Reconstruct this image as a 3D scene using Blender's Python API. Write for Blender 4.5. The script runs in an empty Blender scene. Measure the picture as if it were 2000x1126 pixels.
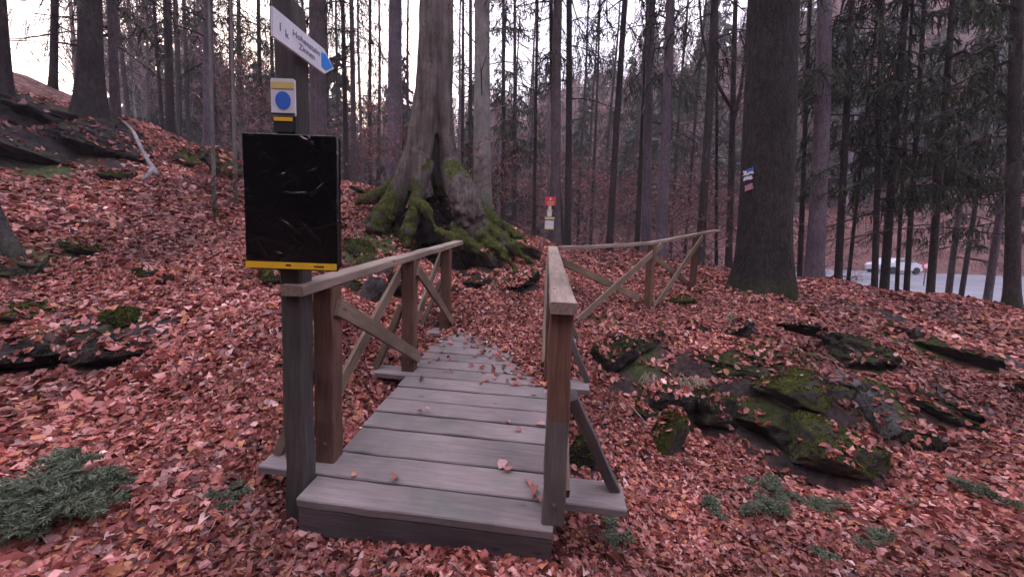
import bpy, math, random
import numpy as np
from mathutils import Vector, Matrix
from mathutils.bvhtree import BVHTree

rng = np.random.default_rng(7)
random.seed(7)
SC = bpy.context.scene
COL = SC.collection

# ------------------------------------------------------------------ camera
HAZE = 0.0013
FPX, PITCH, ROLL = 700.0, 0.097, 0.037          # focal length in pixels of a 2000 px wide frame
CAM = np.array([0.0, 0.0, 1.47])
cp, sp = math.cos(PITCH), math.sin(PITCH)
cr, sr = math.cos(ROLL), math.sin(ROLL)
FWD = np.array([0, cp, -sp]); UP0 = np.array([0, sp, cp]); RT0 = np.array([1.0, 0, 0])
RT = cr * RT0 + sr * UP0
UP = cr * UP0 - sr * RT0
cam = bpy.data.cameras.new('camera')
cam.sensor_width = 36.0
cam.lens = 36.0 * FPX / 2000.0
cam.clip_start = 0.05
cam.clip_end = 900.0
camo = bpy.data.objects.new('camera', cam)
COL.objects.link(camo)
M = Matrix((RT, UP, -FWD)).transposed().to_4x4()
M.translation = Vector(CAM)
camo.matrix_world = M
SC.camera = camo

# ------------------------------------------------------------------ sky, sun, exposure
SUN_AZ, SUN_EL = math.radians(-33), math.radians(7)
W = bpy.data.worlds.new('World'); SC.world = W
W.use_nodes = True
nt = W.node_tree; nt.nodes.clear()
n_out = nt.nodes.new('ShaderNodeOutputWorld')
n_bg = nt.nodes.new('ShaderNodeBackground')
n_sky = nt.nodes.new('ShaderNodeTexSky'); n_sky.sky_type = 'NISHITA'
n_sky.sun_disc = False; n_sky.sun_elevation = SUN_EL; n_sky.sun_rotation = SUN_AZ
n_sky.dust_density = 3.0
n_bg.inputs['Strength'].default_value = 0.12
# a thin even veil of lilac evening cloud in front of the clear sky
n_tc = nt.nodes.new('ShaderNodeTexCoord')
n_nz = nt.nodes.new('ShaderNodeTexNoise'); n_nz.inputs['Scale'].default_value = 2.2; n_nz.inputs['Detail'].default_value = 4
n_rp = nt.nodes.new('ShaderNodeValToRGB')
n_rp.color_ramp.elements[0].position = 0.36; n_rp.color_ramp.elements[0].color = (1.0, 1.1, 1.8, 1)
n_rp.color_ramp.elements[1].position = 0.66; n_rp.color_ramp.elements[1].color = (5.2, 4.3, 4.8, 1)
n_e = n_rp.color_ramp.elements.new(0.5); n_e.color = (2.8, 2.5, 3.2, 1)
# an overcast sky is about three times as bright overhead as at the horizon
n_sx = nt.nodes.new('ShaderNodeSeparateXYZ'); nt.links.new(n_tc.outputs['Generated'], n_sx.inputs[0])
n_zc = nt.nodes.new('ShaderNodeMath'); n_zc.operation = 'MAXIMUM'; n_zc.inputs[1].default_value = 0.0
n_zm = nt.nodes.new('ShaderNodeMath'); n_zm.operation = 'MULTIPLY_ADD'; n_zm.inputs[1].default_value = 2.0; n_zm.inputs[2].default_value = 1.0
nt.links.new(n_sx.outputs['Z'], n_zc.inputs[0]); nt.links.new(n_zc.outputs[0], n_zm.inputs[0])
n_vs = nt.nodes.new('ShaderNodeVectorMath'); n_vs.operation = 'SCALE'
n_mx = nt.nodes.new('ShaderNodeMixRGB'); n_mx.blend_type = 'ADD'; n_mx.inputs[0].default_value = 1.0
nt.links.new(n_tc.outputs['Generated'], n_nz.inputs['Vector'])
nt.links.new(n_nz.outputs['Fac'], n_rp.inputs['Fac'])
nt.links.new(n_sky.outputs['Color'], n_mx.inputs[1])
nt.links.new(n_rp.outputs['Color'], n_vs.inputs[0]); nt.links.new(n_zm.outputs[0], n_vs.inputs['Scale'])
nt.links.new(n_vs.outputs[0], n_mx.inputs[2])
nt.links.new(n_mx.outputs['Color'], n_bg.inputs['Color'])
nt.links.new(n_bg.outputs['Background'], n_out.inputs['Surface'])

sun = bpy.data.lights.new('sun', 'SUN'); sun.energy = 0.5; sun.angle = math.radians(20); sun.color = (1.0, 0.83, 0.72)
suno = bpy.data.objects.new('sun', sun); COL.objects.link(suno)
sd = Vector((math.sin(SUN_AZ) * math.cos(SUN_EL), math.cos(SUN_AZ) * math.cos(SUN_EL), math.sin(SUN_EL)))
suno.rotation_euler = sd.to_track_quat('Z', 'Y').to_euler()

SC.view_settings.view_transform = 'Standard'
SC.view_settings.look = 'None'
SC.view_settings.exposure = 1.6
SC.view_settings.gamma = 1.0
SC.render.engine = 'CYCLES'
SC.cycles.use_denoising = True
SC.cycles.max_bounces = 6
SC.cycles.diffuse_bounces = 3
SC.cycles.glossy_bounces = 2
SC.cycles.transmission_bounces = 2
SC.cycles.transparent_max_bounces = 4
SC.cycles.volume_bounces = 0

# ------------------------------------------------------------------ pixel <-> world
def ray(px, py):
    u, v = (px - 1000.0) / FPX, (py - 563.0) / FPX
    return FWD + u * RT - v * UP

def PD(px, py, Y):
    """the world point seen at a pixel, Y metres in front of the camera"""
    r = ray(px, py)
    return CAM + r * (Y / r[1])

def to_px(P):
    q = np.asarray(P, float) - CAM
    d = q @ FWD
    return 1000 + FPX * (q @ RT) / d, 563 - FPX * (q @ UP) / d

# ------------------------------------------------------------------ noise
def _hash(ix, iy, iz, s):
    h = (ix.astype(np.int64) * 374761393 + iy.astype(np.int64) * 668265263 + iz.astype(np.int64) * 2147483647 + s * 974634777) & 0xffffffff
    h = ((h ^ (h >> 13)) * 1274126177) & 0xffffffff
    h = h ^ (h >> 16)
    return (h & 0xffff) / 65535.0

def vnoise(x, y, z=0.0, s=0):
    x, y, z = np.broadcast_arrays(np.asarray(x, float), np.asarray(y, float), np.asarray(z, float))
    ix, iy, iz = np.floor(x), np.floor(y), np.floor(z)
    fx, fy, fz = x - ix, y - iy, z - iz
    fx = fx * fx * (3 - 2 * fx); fy = fy * fy * (3 - 2 * fy); fz = fz * fz * (3 - 2 * fz)
    r = 0
    for dx in (0, 1):
        for dy in (0, 1):
            for dz in (0, 1):
                r = r + _hash(ix + dx, iy + dy, iz + dz, s) * (fx if dx else 1 - fx) * (fy if dy else 1 - fy) * (fz if dz else 1 - fz)
    return r * 2 - 1

def fbm(x, y, z=0.0, s=0, o=4):
    r, a, f = 0, 0.5, 1.0
    for i in range(o):
        r = r + a * vnoise(np.asarray(x) * f, np.asarray(y) * f, np.asarray(z) * f, s + i * 17)
        a *= 0.5; f *= 2.03
    return r

# ------------------------------------------------------------------ mesh helpers
def mesh_from(name, V, F, mat, cols=None, smooth=False, grain=None):
    me = bpy.data.meshes.new(name)
    V = np.asarray(V, np.float32)
    if isinstance(F, np.ndarray):
        n, k = F.shape
        me.vertices.add(len(V)); me.vertices.foreach_set('co', V.ravel())
        me.loops.add(n * k); me.loops.foreach_set('vertex_index', F.astype(np.int32).ravel())
        me.polygons.add(n)
        me.polygons.foreach_set('loop_start', np.arange(0, n * k, k, dtype=np.int32))
        me.polygons.foreach_set('loop_total', np.full(n, k, np.int32))
    else:
        me.from_pydata([tuple(map(float, v)) for v in V], [], F)
    if cols is not None:
        a = me.color_attributes.new('tint', 'FLOAT_COLOR', 'POINT')
        c = np.ones((len(V), 4), np.float32); c[:, :3] = cols
        a.data.foreach_set('color', c.ravel())
    if grain is not None:
        a = me.attributes.new('grain', 'FLOAT_VECTOR', 'POINT')
        a.data.foreach_set('vector', np.asarray(grain, np.float32).ravel())
    if smooth:
        me.polygons.foreach_set('use_smooth', np.ones(len(me.polygons), bool))
    me.update(calc_edges=True)
    me.validate()
    if mat: me.materials.append(mat)
    return me

def link(name, me, parent=None, loc=None):
    o = bpy.data.objects.new(name, me)
    COL.objects.link(o)
    if parent is not None: o.parent = parent
    if loc is not None: o.location = loc
    return o

def tag(o, label=None, cat=None, group=None, kind=None):
    if label: o['label'] = label
    if cat: o['category'] = cat
    if group: o['group'] = group
    if kind: o['kind'] = kind
    return o

def empty(name, loc, label, cat, group=None):
    o = bpy.data.objects.new(name, None)
    COL.objects.link(o); o.location = [float(c) for c in loc]
    o.empty_display_size = 0.2
    return tag(o, label, cat, group)

class MB:
    """collects pieces of one mesh"""
    def __init__(s): s.V = []; s.F = []; s.C = []; s.G = []; s.n = 0
    def add(s, V, F, col=None, grain=None):
        V = np.asarray(V, float)
        s.V.append(V); s.F += [[i + s.n for i in f] for f in F]
        s.C.append(np.tile(np.array(col if col is not None else (1, 1, 1)), (len(V), 1)) if col is None or np.ndim(col) == 1 else col)
        s.G.append(np.zeros((len(V), 3)) if grain is None else grain)
        s.n += len(V)
    def build(s, name, mat, parent=None, origin=(0, 0, 0), smooth=False, loc=None):
        V = np.concatenate(s.V) - np.asarray(origin)
        me = mesh_from(name, V, s.F, mat, np.concatenate(s.C), smooth, np.concatenate(s.G))
        return link(name, me, parent, loc)

def norm(v):
    v = np.asarray(v, float); return v / (np.linalg.norm(v) + 1e-12)

def beam_geo(p0, p1, w, h, up=(0, 0, 1), seg=6, ch=0.005, warp=0.002, cut0=None, cut1=None, seed=0):
    """a sawn timber from p0 to p1: w across, h along `up`, chamfered, slightly uneven"""
    p0, p1 = np.asarray(p0, float), np.asarray(p1, float)
    a = norm(p1 - p0); up = np.asarray(up, float)
    sx = norm(np.cross(a, up)); sy = np.cross(sx, a)
    hw, hh = w / 2, h / 2
    prof = [(-hw + ch, -hh), (hw - ch, -hh), (hw, -hh + ch), (hw, hh - ch), (hw - ch, hh), (-hw + ch, hh), (-hw, hh - ch), (-hw, -hh + ch)]
    V = []; G = []
    r = np.random.default_rng(seed + 11)
    off = r.uniform(-50, 50, 3)
    L = np.linalg.norm(p1 - p0)
    wob = r.normal(0, warp, (seg + 1, 2))
    for i in range(seg + 1):
        t = i / seg
        for j, (x, y) in enumerate(prof):
            e = r.normal(0, warp * 0.35, 2)
            s = L * t
            if i == 0 and cut0 is not None: s += cut0 * y
            if i == seg and cut1 is not None: s += cut1 * y
            V.append(p0 + a * s + sx * (x + wob[i, 0] + e[0]) + sy * (y + wob[i, 1] + e[1]))
            G.append((L * t + off[0], x + off[1], y + off[2]))
    F = []
    for i in range(seg):
        for j in range(8):
            k = (j + 1) % 8
            F.append([i * 8 + j, i * 8 + k, (i + 1) * 8 + k, (i + 1) * 8 + j])
    F.append(list(range(7, -1, -1)))
    F.append([seg * 8 + j for j in range(8)])
    return np.array(V), F, np.array(G)

_bs = [0]
def beam(name, p0, p1, w, h, mat, parent, up=(0, 0, 1), **k):
    _bs[0] += 1
    V, F, G = beam_geo(p0, p1, w, h, up, seed=_bs[0] * 7, **k)
    o0 = np.array(parent.location) if parent is not None else np.zeros(3)
    me = mesh_from(name, V - o0, F, mat, None, False, G)
    return link(name, me, parent)

def tube_geo(path, radii, sides=8, seed=0, rough=0.0, cap=True):
    path = np.asarray(path, float); n = len(path)
    T = np.gradient(path, axis=0); T /= np.linalg.norm(T, axis=1)[:, None] + 1e-12
    ref = np.array([0.31, 0.2, 0.93]) if abs(T[0][2]) < 0.9 else np.array([1.0, 0.13, 0.05])
    V = []
    ang = np.linspace(0, 2 * math.pi, sides, endpoint=False)
    for i in range(n):
        a = norm(np.cross(T[i], ref)); b = np.cross(T[i], a)
        rr = radii[i] * np.ones(sides)
        if rough:
            rr = rr * (1 + rough * fbm(np.cos(ang) * 1.7 + seed, np.sin(ang) * 1.7, i * 0.6, seed))
        V.append(path[i] + np.outer(np.cos(ang) * rr, a) + np.outer(np.sin(ang) * rr, b))
    V = np.concatenate(V)
    F = [[i * sides + j, i * sides + (j + 1) % sides, (i + 1) * sides + (j + 1) % sides, (i + 1) * sides + j] for i in range(n - 1) for j in range(sides)]
    if cap:
        F.append(list(range(sides - 1, -1, -1))); F.append([(n - 1) * sides + j for j in range(sides)])
    return V, F

# ------------------------------------------------------------------ materials
def new_mat(name, rough=0.8, spec=0.3):
    m = bpy.data.materials.new(name); m.use_nodes = True
    nt = m.node_tree
    b = nt.nodes['Principled BSDF']
    b.inputs['Roughness'].default_value = rough
    b.inputs['Specular IOR Level'].default_value = spec
    return m, nt, b

def N(nt, t, **kw):
    n = nt.nodes.new(t)
    for k, v in kw.items():
        if k in n.inputs: n.inputs[k].default_value = v
        else: setattr(n, k, v)
    return n

def ramp(nt, fac, stops):
    n = nt.nodes.new('ShaderNodeValToRGB'); e = n.color_ramp.elements
    while len(e) < len(stops): e.new(0.5)
    for i, (p, c) in enumerate(stops):
        e[i].position = p; e[i].color = (c[0], c[1], c[2], 1)
    nt.links.new(fac, n.inputs['Fac'])
    return n.outputs['Color']

def mixc(nt, fac, a, b, mode='MIX'):
    n = nt.nodes.new('ShaderNodeMixRGB'); n.blend_type = mode
    for s, x in ((0, fac), (1, a), (2, b)):
        if hasattr(x, 'is_linked') or isinstance(x, bpy.types.NodeSocket): nt.links.new(x, n.inputs[s])
        else: n.inputs[s].default_value = x if s == 0 else (x[0], x[1], x[2], 1)
    return n.outputs['Color']

def math_n(nt, op, a, b=0.0, clamp=False):
    n = nt.nodes.new('ShaderNodeMath'); n.operation = op; n.use_clamp = clamp
    for s, x in ((0, a), (1, b)):
        if isinstance(x, bpy.types.NodeSocket): nt.links.new(x, n.inputs[s])
        else: n.inputs[s].default_value = x
    return n.outputs[0]

def bump(nt, b, h, strength, dist=0.01):
    n = nt.nodes.new('ShaderNodeBump'); n.inputs['Strength'].default_value = strength; n.inputs['Distance'].default_value = dist
    nt.links.new(h, n.inputs['Height']); nt.links.new(n.outputs['Normal'], b.inputs['Normal'])

def plain(name, col, rough=0.7, spec=0.3, var=0.0, scale=20):
    m, nt, b = new_mat(name, rough, spec)
    if var:
        tc = N(nt, 'ShaderNodeTexCoord')
        nz = N(nt, 'ShaderNodeTexNoise', Scale=scale, Detail=5.0)
        nt.links.new(tc.outputs['Object'], nz.inputs['Vector'])
        c = ramp(nt, nz.outputs['Fac'], [(0.3, [x * (1 - var) for x in col]), (0.7, [min(1, x * (1 + var)) for x in col])])
        nt.links.new(c, b.inputs['Base Color'])
    else:
        b.inputs['Base Color'].default_value = (*col, 1)
    return m

def wood_mat(name, c_lo, c_hi, green=(0.07, 0.085, 0.065), green_amt=0.3, rough=0.75):
    m, nt, b = new_mat(name, rough, 0.25)
    at = N(nt, 'ShaderNodeAttribute', attribute_name='grain')
    mp = N(nt, 'ShaderNodeMapping'); mp.inputs['Scale'].default_value = (2.4, 30, 30)
    nt.links.new(at.outputs['Vector'], mp.inputs['Vector'])
    n1 = N(nt, 'ShaderNodeTexNoise', Scale=2.0, Detail=8.0, Roughness=0.65)
    nt.links.new(mp.outputs['Vector'], n1.inputs['Vector'])
    n2 = N(nt, 'ShaderNodeTexNoise', Scale=3.5, Detail=5.0, Roughness=0.6)
    nt.links.new(at.outputs['Vector'], n2.inputs['Vector'])
    c = ramp(nt, n1.outputs['Fac'], [(0.28, c_lo), (0.72, c_hi)])
    g = ramp(nt, n2.outputs['Fac'], [(0.5, (0, 0, 0)), (0.72, (1, 1, 1))])
    gf = math_n(nt, 'MULTIPLY', g, green_amt)
    c = mixc(nt, gf, c, green)
    n3 = N(nt, 'ShaderNodeTexNoise', Scale=1.3, Detail=3.0)
    nt.links.new(at.outputs['Vector'], n3.inputs['Vector'])
    c = mixc(nt, 1.0, c, ramp(nt, n3.outputs['Fac'], [(0.3, (0.62, 0.60, 0.61)), (0.7, (1.15, 1.12, 1.12))]), 'MULTIPLY')
    # dark knots
    vo = N(nt, 'ShaderNodeTexVoronoi', Scale=1.0)
    mp2 = N(nt, 'ShaderNodeMapping'); mp2.inputs['Scale'].default_value = (3.1, 9, 9)
    nt.links.new(at.outputs['Vector'], mp2.inputs['Vector']); nt.links.new(mp2.outputs['Vector'], vo.inputs['Vector'])
    k = ramp(nt, vo.outputs['Distance'], [(0.03, (0.35, 0.33, 0.33)), (0.11, (1, 1, 1))])
    c = mixc(nt, 1.0, c, k, 'MULTIPLY')
    nt.links.new(c, b.inputs['Base Color'])
    bump(nt, b, n1.outputs['Fac'], 0.35, 0.004)
    return m

def bark_mat(name, c_lo, c_hi, moss=0.0, sc=(9, 9, 2.2), mossh=1.5, bumpd=0.03, crack=0.3):
    m, nt, b = new_mat(name, 0.9, 0.15)
    tc = N(nt, 'ShaderNodeTexCoord')
    oi = N(nt, 'ShaderNodeObjectInfo')
    mp = N(nt, 'ShaderNodeMapping'); mp.inputs['Scale'].default_value = sc
    va = N(nt, 'ShaderNodeVectorMath', operation='ADD')
    nt.links.new(tc.outputs['Object'], va.inputs[0]); nt.links.new(oi.outputs['Random'], va.inputs[1])
    nt.links.new(va.outputs[0], mp.inputs['Vector'])
    n1 = N(nt, 'ShaderNodeTexNoise', Scale=1.6, Detail=9.0, Roughness=0.7)
    nt.links.new(mp.outputs['Vector'], n1.inputs['Vector'])
    vo = N(nt, 'ShaderNodeTexVoronoi', Scale=2.2, feature='DISTANCE_TO_EDGE')
    nt.links.new(mp.outputs['Vector'], vo.inputs['Vector'])
    c = ramp(nt, n1.outputs['Fac'], [(0.3, c_lo), (0.7, c_hi)])
    n2 = N(nt, 'ShaderNodeTexNoise', Scale=1.1, Detail=5.0)
    nt.links.new(va.outputs[0], n2.inputs['Vector'])
    c = mixc(nt, 1.0, c, ramp(nt, n2.outputs['Fac'], [(0.3, (0.65, 0.65, 0.65)), (0.7, (1.25, 1.25, 1.25))]), 'MULTIPLY')
    c = mixc(nt, 1.0, c, ramp(nt, vo.outputs['Distance'], [(0.0, (1 - crack,) * 3), (0.12, (1, 1, 1))]), 'MULTIPLY')
    if moss:
        sx = N(nt, 'ShaderNodeSeparateXYZ'); nt.links.new(tc.outputs['Object'], sx.inputs[0])
        hz = math_n(nt, 'DIVIDE', sx.outputs['Z'], mossh)
        f = math_n(nt, 'SUBTRACT', n2.outputs['Fac'], hz)
        f = math_n(nt, 'MULTIPLY', math_n(nt, 'ADD', f, 0.15), 4.0 * moss, True)
        c = mixc(nt, f, c, (0.055, 0.075, 0.025))
    nt.links.new(c, b.inputs['Base Color'])
    hh = math_n(nt, 'ADD', n1.outputs['Fac'], math_n(nt, 'MINIMUM', vo.outputs['Distance'], 0.2))
    bump(nt, b, hh, 0.9, bumpd)
    return m

def rock_mat(name, moss, c_lo=(0.025, 0.024, 0.024), c_hi=(0.16, 0.155, 0.155), mcol=((0.028, 0.037, 0.011), (0.085, 0.10, 0.027))):
    m, nt, b = new_mat(name, 0.92, 0.15)
    ge = N(nt, 'ShaderNodeNewGeometry')
    n1 = N(nt, 'ShaderNodeTexNoise', Scale=6.0, Detail=9.0, Roughness=0.68)
    n2 = N(nt, 'ShaderNodeTexNoise', Scale=2.4, Detail=6.0, Roughness=0.6)
    n3 = N(nt, 'ShaderNodeTexNoise', Scale=38.0, Detail=4.0, Roughness=0.7)
    for n in (n1, n2, n3): nt.links.new(ge.outputs['Position'], n.inputs['Vector'])
    c = ramp(nt, n1.outputs['Fac'], [(0.32, c_lo), (0.68, c_hi)])
    sx = N(nt, 'ShaderNodeSeparateXYZ'); nt.links.new(ge.outputs['True Normal'], sx.inputs[0])
    f = math_n(nt, 'ADD', math_n(nt, 'MULTIPLY', sx.outputs['Z'], 0.75), math_n(nt, 'MULTIPLY', n2.outputs['Fac'], 1.6))
    f = math_n(nt, 'MULTIPLY', math_n(nt, 'SUBTRACT', f, 1.75 - moss), 5.0, True)
    mc = ramp(nt, n3.outputs['Fac'], [(0.3, mcol[0]), (0.7, mcol[1])])
    mc = mixc(nt, 1.0, mc, ramp(nt, n1.outputs['Fac'], [(0.35, (0.6, 0.55, 0.5)), (0.65, (1.15, 1.1, 1.0))]), 'MULTIPLY')
    c = mixc(nt, f, c, mc)
    nt.links.new(c, b.inputs['Base Color'])
    hh = math_n(nt, 'ADD', n1.outputs['Fac'], math_n(nt, 'MULTIPLY', n3.outputs['Fac'], 0.4))
    bump(nt, b, hh, 0.9, 0.04)
    return m

def tint_mat(name, rough=0.6, spec=0.3, transl=0.0, var=0.0, bumps=0.0):
    m, nt, b = new_mat(name, rough, spec)
    at = N(nt, 'ShaderNodeAttribute', attribute_name='tint')
    c = at.outputs['Color']
    if var:
        ge = N(nt, 'ShaderNodeNewGeometry')
        nz = N(nt, 'ShaderNodeTexNoise', Scale=70.0, Detail=3.0)
        nt.links.new(ge.outputs['Position'], nz.inputs['Vector'])
        c = mixc(nt, 1.0, c, ramp(nt, nz.outputs['Fac'], [(0.3, [1 - var] * 3), (0.7, [1 + var] * 3)]), 'MULTIPLY')
        if bumps: bump(nt, b, nz.outputs['Fac'], bumps, 0.004)
    nt.links.new(c, b.inputs['Base Color'])
    if transl:
        tr = N(nt, 'ShaderNodeBsdfTranslucent'); nt.links.new(c, tr.inputs['Color'])
        mx = N(nt, 'ShaderNodeMixShader'); mx.inputs[0].default_value = transl
        nt.links.new(b.outputs[0], mx.inputs[1]); nt.links.new(tr.outputs[0], mx.inputs[2])
        nt.links.new(mx.outputs[0], nt.nodes['Material Output'].inputs['Surface'])
    return m

MAT = {}
MAT['deck'] = wood_mat('weathered_deck_wood', (0.165, 0.14, 0.133), (0.275, 0.24, 0.23), (0.13, 0.155, 0.125), 0.6)
MAT['rail'] = wood_mat('weathered_rail_wood', (0.19, 0.145, 0.112), (0.39, 0.31, 0.25), (0.13, 0.135, 0.10), 0.3)
MAT['post'] = wood_mat('brown_post_wood', (0.085, 0.046, 0.031), (0.195, 0.108, 0.074), (0.08, 0.072, 0.046), 0.3)
MAT['post_lower'] = wood_mat('grey_post_wood', (0.085, 0.072, 0.07), (0.165, 0.145, 0.135), (0.07, 0.083, 0.06), 0.6)
MAT['brace'] = wood_mat('pale_brace_wood', (0.14, 0.104, 0.07), (0.28, 0.215, 0.155), (0.11, 0.12, 0.075), 0.55)
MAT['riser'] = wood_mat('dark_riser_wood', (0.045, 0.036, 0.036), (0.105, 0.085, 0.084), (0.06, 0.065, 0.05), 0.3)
MAT['signpost'] = wood_mat('sign_post_wood', (0.035, 0.031, 0.03), (0.085, 0.073, 0.068), (0.075, 0.085, 0.06), 0.5)
MAT['spruce_bark'] = bark_mat('spruce_bark', (0.062, 0.046, 0.05), (0.165, 0.128, 0.137), 0.08, (11, 11, 4.0), 0.7)
MAT['spruce_lilac'] = bark_mat('pale_spruce_bark', (0.085, 0.066, 0.078), (0.21, 0.17, 0.20), 0.05, (11, 11, 4.0), 0.6)
MAT['dark_bark'] = bark_mat('dark_spruce_bark', (0.028, 0.024, 0.024), (0.08, 0.067, 0.067), 0.1, (11, 11, 4.0), 0.8)
MAT['beech_bark'] = bark_mat('beech_bark', (0.13, 0.12, 0.11), (0.29, 0.27, 0.25), 0.3, (3, 3, 1.6), 1.6, 0.015, 0.0)
MAT['sapling_bark'] = bark_mat('sapling_bark', (0.10, 0.095, 0.085), (0.2, 0.19, 0.17), 0.25, (14, 14, 5), .9, 0.006, 0.0)
MAT['big_bark'] = bark_mat('old_spruce_bark', (0.016, 0.014, 0.013), (0.062, 0.054, 0.05), 0.12, (9, 9, 3.0), 0.5, 0.05, 0.35)
MAT['rock'] = rock_mat('grey_rock', 0.15)
MAT['mossy'] = rock_mat('mossy_rock', 0.95, mcol=((0.034, 0.046, 0.012), (0.11, 0.13, 0.03)))
MAT['mossy_full'] = rock_mat('moss_covered_rock', 1.1, (0.03, 0.03, 0.028), (0.10, 0.095, 0.09))
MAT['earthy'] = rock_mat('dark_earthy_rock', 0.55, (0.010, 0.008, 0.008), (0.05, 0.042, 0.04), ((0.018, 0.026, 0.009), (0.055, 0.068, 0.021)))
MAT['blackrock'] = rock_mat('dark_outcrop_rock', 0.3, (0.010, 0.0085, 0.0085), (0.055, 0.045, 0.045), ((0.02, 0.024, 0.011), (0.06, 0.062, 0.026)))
MAT['pale_branch'] = bark_mat('pale_dead_wood', (0.13, 0.115, 0.115), (0.32, 0.28, 0.29), 0, (14, 14, 3), 1, .006, 0)
MAT['leaf'] = tint_mat('fallen_leaf', 0.55, 0.35, 0.12, 0.16, 0.25)
MAT['moss'] = tint_mat('moss_tuft', 0.9, 0.1, 0.15)
MAT['needle'] = tint_mat('spruce_needles', 0.7, 0.2, 0.1)
MAT['twig'] = tint_mat('twig_wood', 0.85, 0.15)
MAT['grass'] = tint_mat('dry_grass', 0.7, 0.2, 0.2)
MAT['white'] = plain('white_sign_enamel', (0.62, 0.62, 0.66), 0.45, 0.4, 0.08, 9)
MAT['blue'] = plain('blue_sign_paint', (0.03, 0.22, 0.66), 0.5, 0.35)
MAT['dotblue'] = plain('blue_dot_paint', (0.03, 0.13, 0.52), 0.5, 0.35)
MAT['yellow'] = plain('yellow_sign_paint', (0.72, 0.42, 0.02), 0.5, 0.35, 0.08, 14)
MAT['paleyellow'] = plain('faded_yellow_paint', (0.62, 0.50, 0.17), 0.5, 0.35)
MAT['black'] = plain('black_print', (0.02, 0.02, 0.024), 0.6, 0.3)
MAT['greyprint'] = plain('faded_grey_print', (0.17, 0.17, 0.24), 0.6, 0.3)
MAT['red'] = plain('red_sign_paint', (0.62, 0.05, 0.065), 0.45, 0.4)
MAT['steel'] = plain('rusty_bolt', (0.11, 0.09, 0.085), 0.4, 0.6)
MAT['blaze'] = plain('white_blaze_paint', (0.66, 0.66, 0.72), 0.75, 0.2, 0.12, 40)
MAT['blazeblue'] = plain('blue_blaze_paint', (0.06, 0.15, 0.5), 0.75, 0.2, 0.1, 40)
MAT['blazepink'] = plain('faded_red_blaze_paint', (0.42, 0.22, 0.26), 0.8, 0.2, 0.25, 60)
MAT['carwhite'] = plain('white_car_paint', (0.5, 0.51, 0.55), 0.3, 0.5)
MAT['carred'] = plain('red_car_paint', (0.5, 0.2, 0.22), 0.3, 0.5)
MAT['glass'] = plain('dark_car_glass', (0.03, 0.035, 0.04), 0.1, 0.6)
MAT['tyre'] = plain('black_tyre_rubber', (0.025, 0.025, 0.025), 0.9, 0.2)

# black plastic wrap: glossy folded film
m, nt_, b_ = new_mat('black_plastic_wrap', 0.16, 0.6)
b_.inputs['Base Color'].default_value = (0.004, 0.004, 0.0045, 1)
tc_ = N(nt_, 'ShaderNodeTexCoord'); nz_ = N(nt_, 'ShaderNodeTexNoise', Scale=24.0, Detail=4.0)
nt_.links.new(tc_.outputs['Object'], nz_.inputs['Vector']); bump(nt_, b_, nz_.outputs['Fac'], 0.12, 0.01)
MAT['plastic'] = m

# ground: a leaf-coloured mosaic with bare soil, moss and painted shade where the attributes say so
m, nt_, b_ = new_mat('forest_floor', 0.85, 0.2)
ge_ = N(nt_, 'ShaderNodeNewGeometry')
vo_ = N(nt_, 'ShaderNodeTexVoronoi', Scale=13.0); nt_.links.new(ge_.outputs['Position'], vo_.inputs['Vector'])
sx_ = N(nt_, 'ShaderNodeSeparateColor'); nt_.links.new(vo_.outputs['Color'], sx_.inputs[0])
lc_ = ramp(nt_, sx_.outputs[0], [(0.0, (0.03, 0.013, 0.012)), (0.45, (0.09, 0.035, 0.03)), (0.8, (0.2, 0.085, 0.07)), (1.0, (0.36, 0.18, 0.15))])
n1_ = N(nt_, 'ShaderNodeTexNoise', Scale=0.35, Detail=5.0); nt_.links.new(ge_.outputs['Position'], n1_.inputs['Vector'])
lc_ = mixc(nt_, 1.0, lc_, ramp(nt_, n1_.outputs['Fac'], [(0.3, (0.7, 0.7, 0.72)), (0.7, (1.15, 1.1, 1.1))]), 'MULTIPLY')
n2_ = N(nt_, 'ShaderNodeTexNoise', Scale=9.0, Detail=8.0, Roughness=0.7); nt_.links.new(ge_.outputs['Position'], n2_.inputs['Vector'])
sc_ = ramp(nt_, n2_.outputs['Fac'], [(0.3, (0.010, 0.007, 0.0065)), (0.7, (0.062, 0.045, 0.042))])
mc_ = ramp(nt_, n2_.outputs['Fac'], [(0.3, (0.02, 0.03, 0.01)), (0.7, (0.075, 0.095, 0.028))])
as_ = N(nt_, 'ShaderNodeAttribute', attribute_name='soil'); am_ = N(nt_, 'ShaderNodeAttribute', attribute_name='moss')
n2b_ = N(nt_, 'ShaderNodeTexNoise', Scale=0.9, Detail=8.0, Roughness=0.7); nt_.links.new(ge_.outputs['Position'], n2b_.inputs['Vector'])
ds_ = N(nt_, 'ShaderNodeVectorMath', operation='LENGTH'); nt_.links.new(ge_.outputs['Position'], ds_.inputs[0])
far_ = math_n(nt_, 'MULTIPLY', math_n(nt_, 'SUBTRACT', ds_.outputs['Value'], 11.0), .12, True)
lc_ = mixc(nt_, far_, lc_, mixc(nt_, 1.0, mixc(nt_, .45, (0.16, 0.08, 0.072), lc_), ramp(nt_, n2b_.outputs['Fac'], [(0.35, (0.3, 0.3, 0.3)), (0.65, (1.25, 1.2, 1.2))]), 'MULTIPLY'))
c_ = mixc(nt_, as_.outputs['Fac'], lc_, sc_)
c_ = mixc(nt_, am_.outputs['Fac'], c_, mc_)
nt_.links.new(c_, b_.inputs['Base Color'])
hh_ = math_n(nt_, 'ADD', vo_.outputs['Distance'], n2_.outputs['Fac'])
bump(nt_, b_, hh_, 0.8, 0.03)
MAT['ground'] = m

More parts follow.
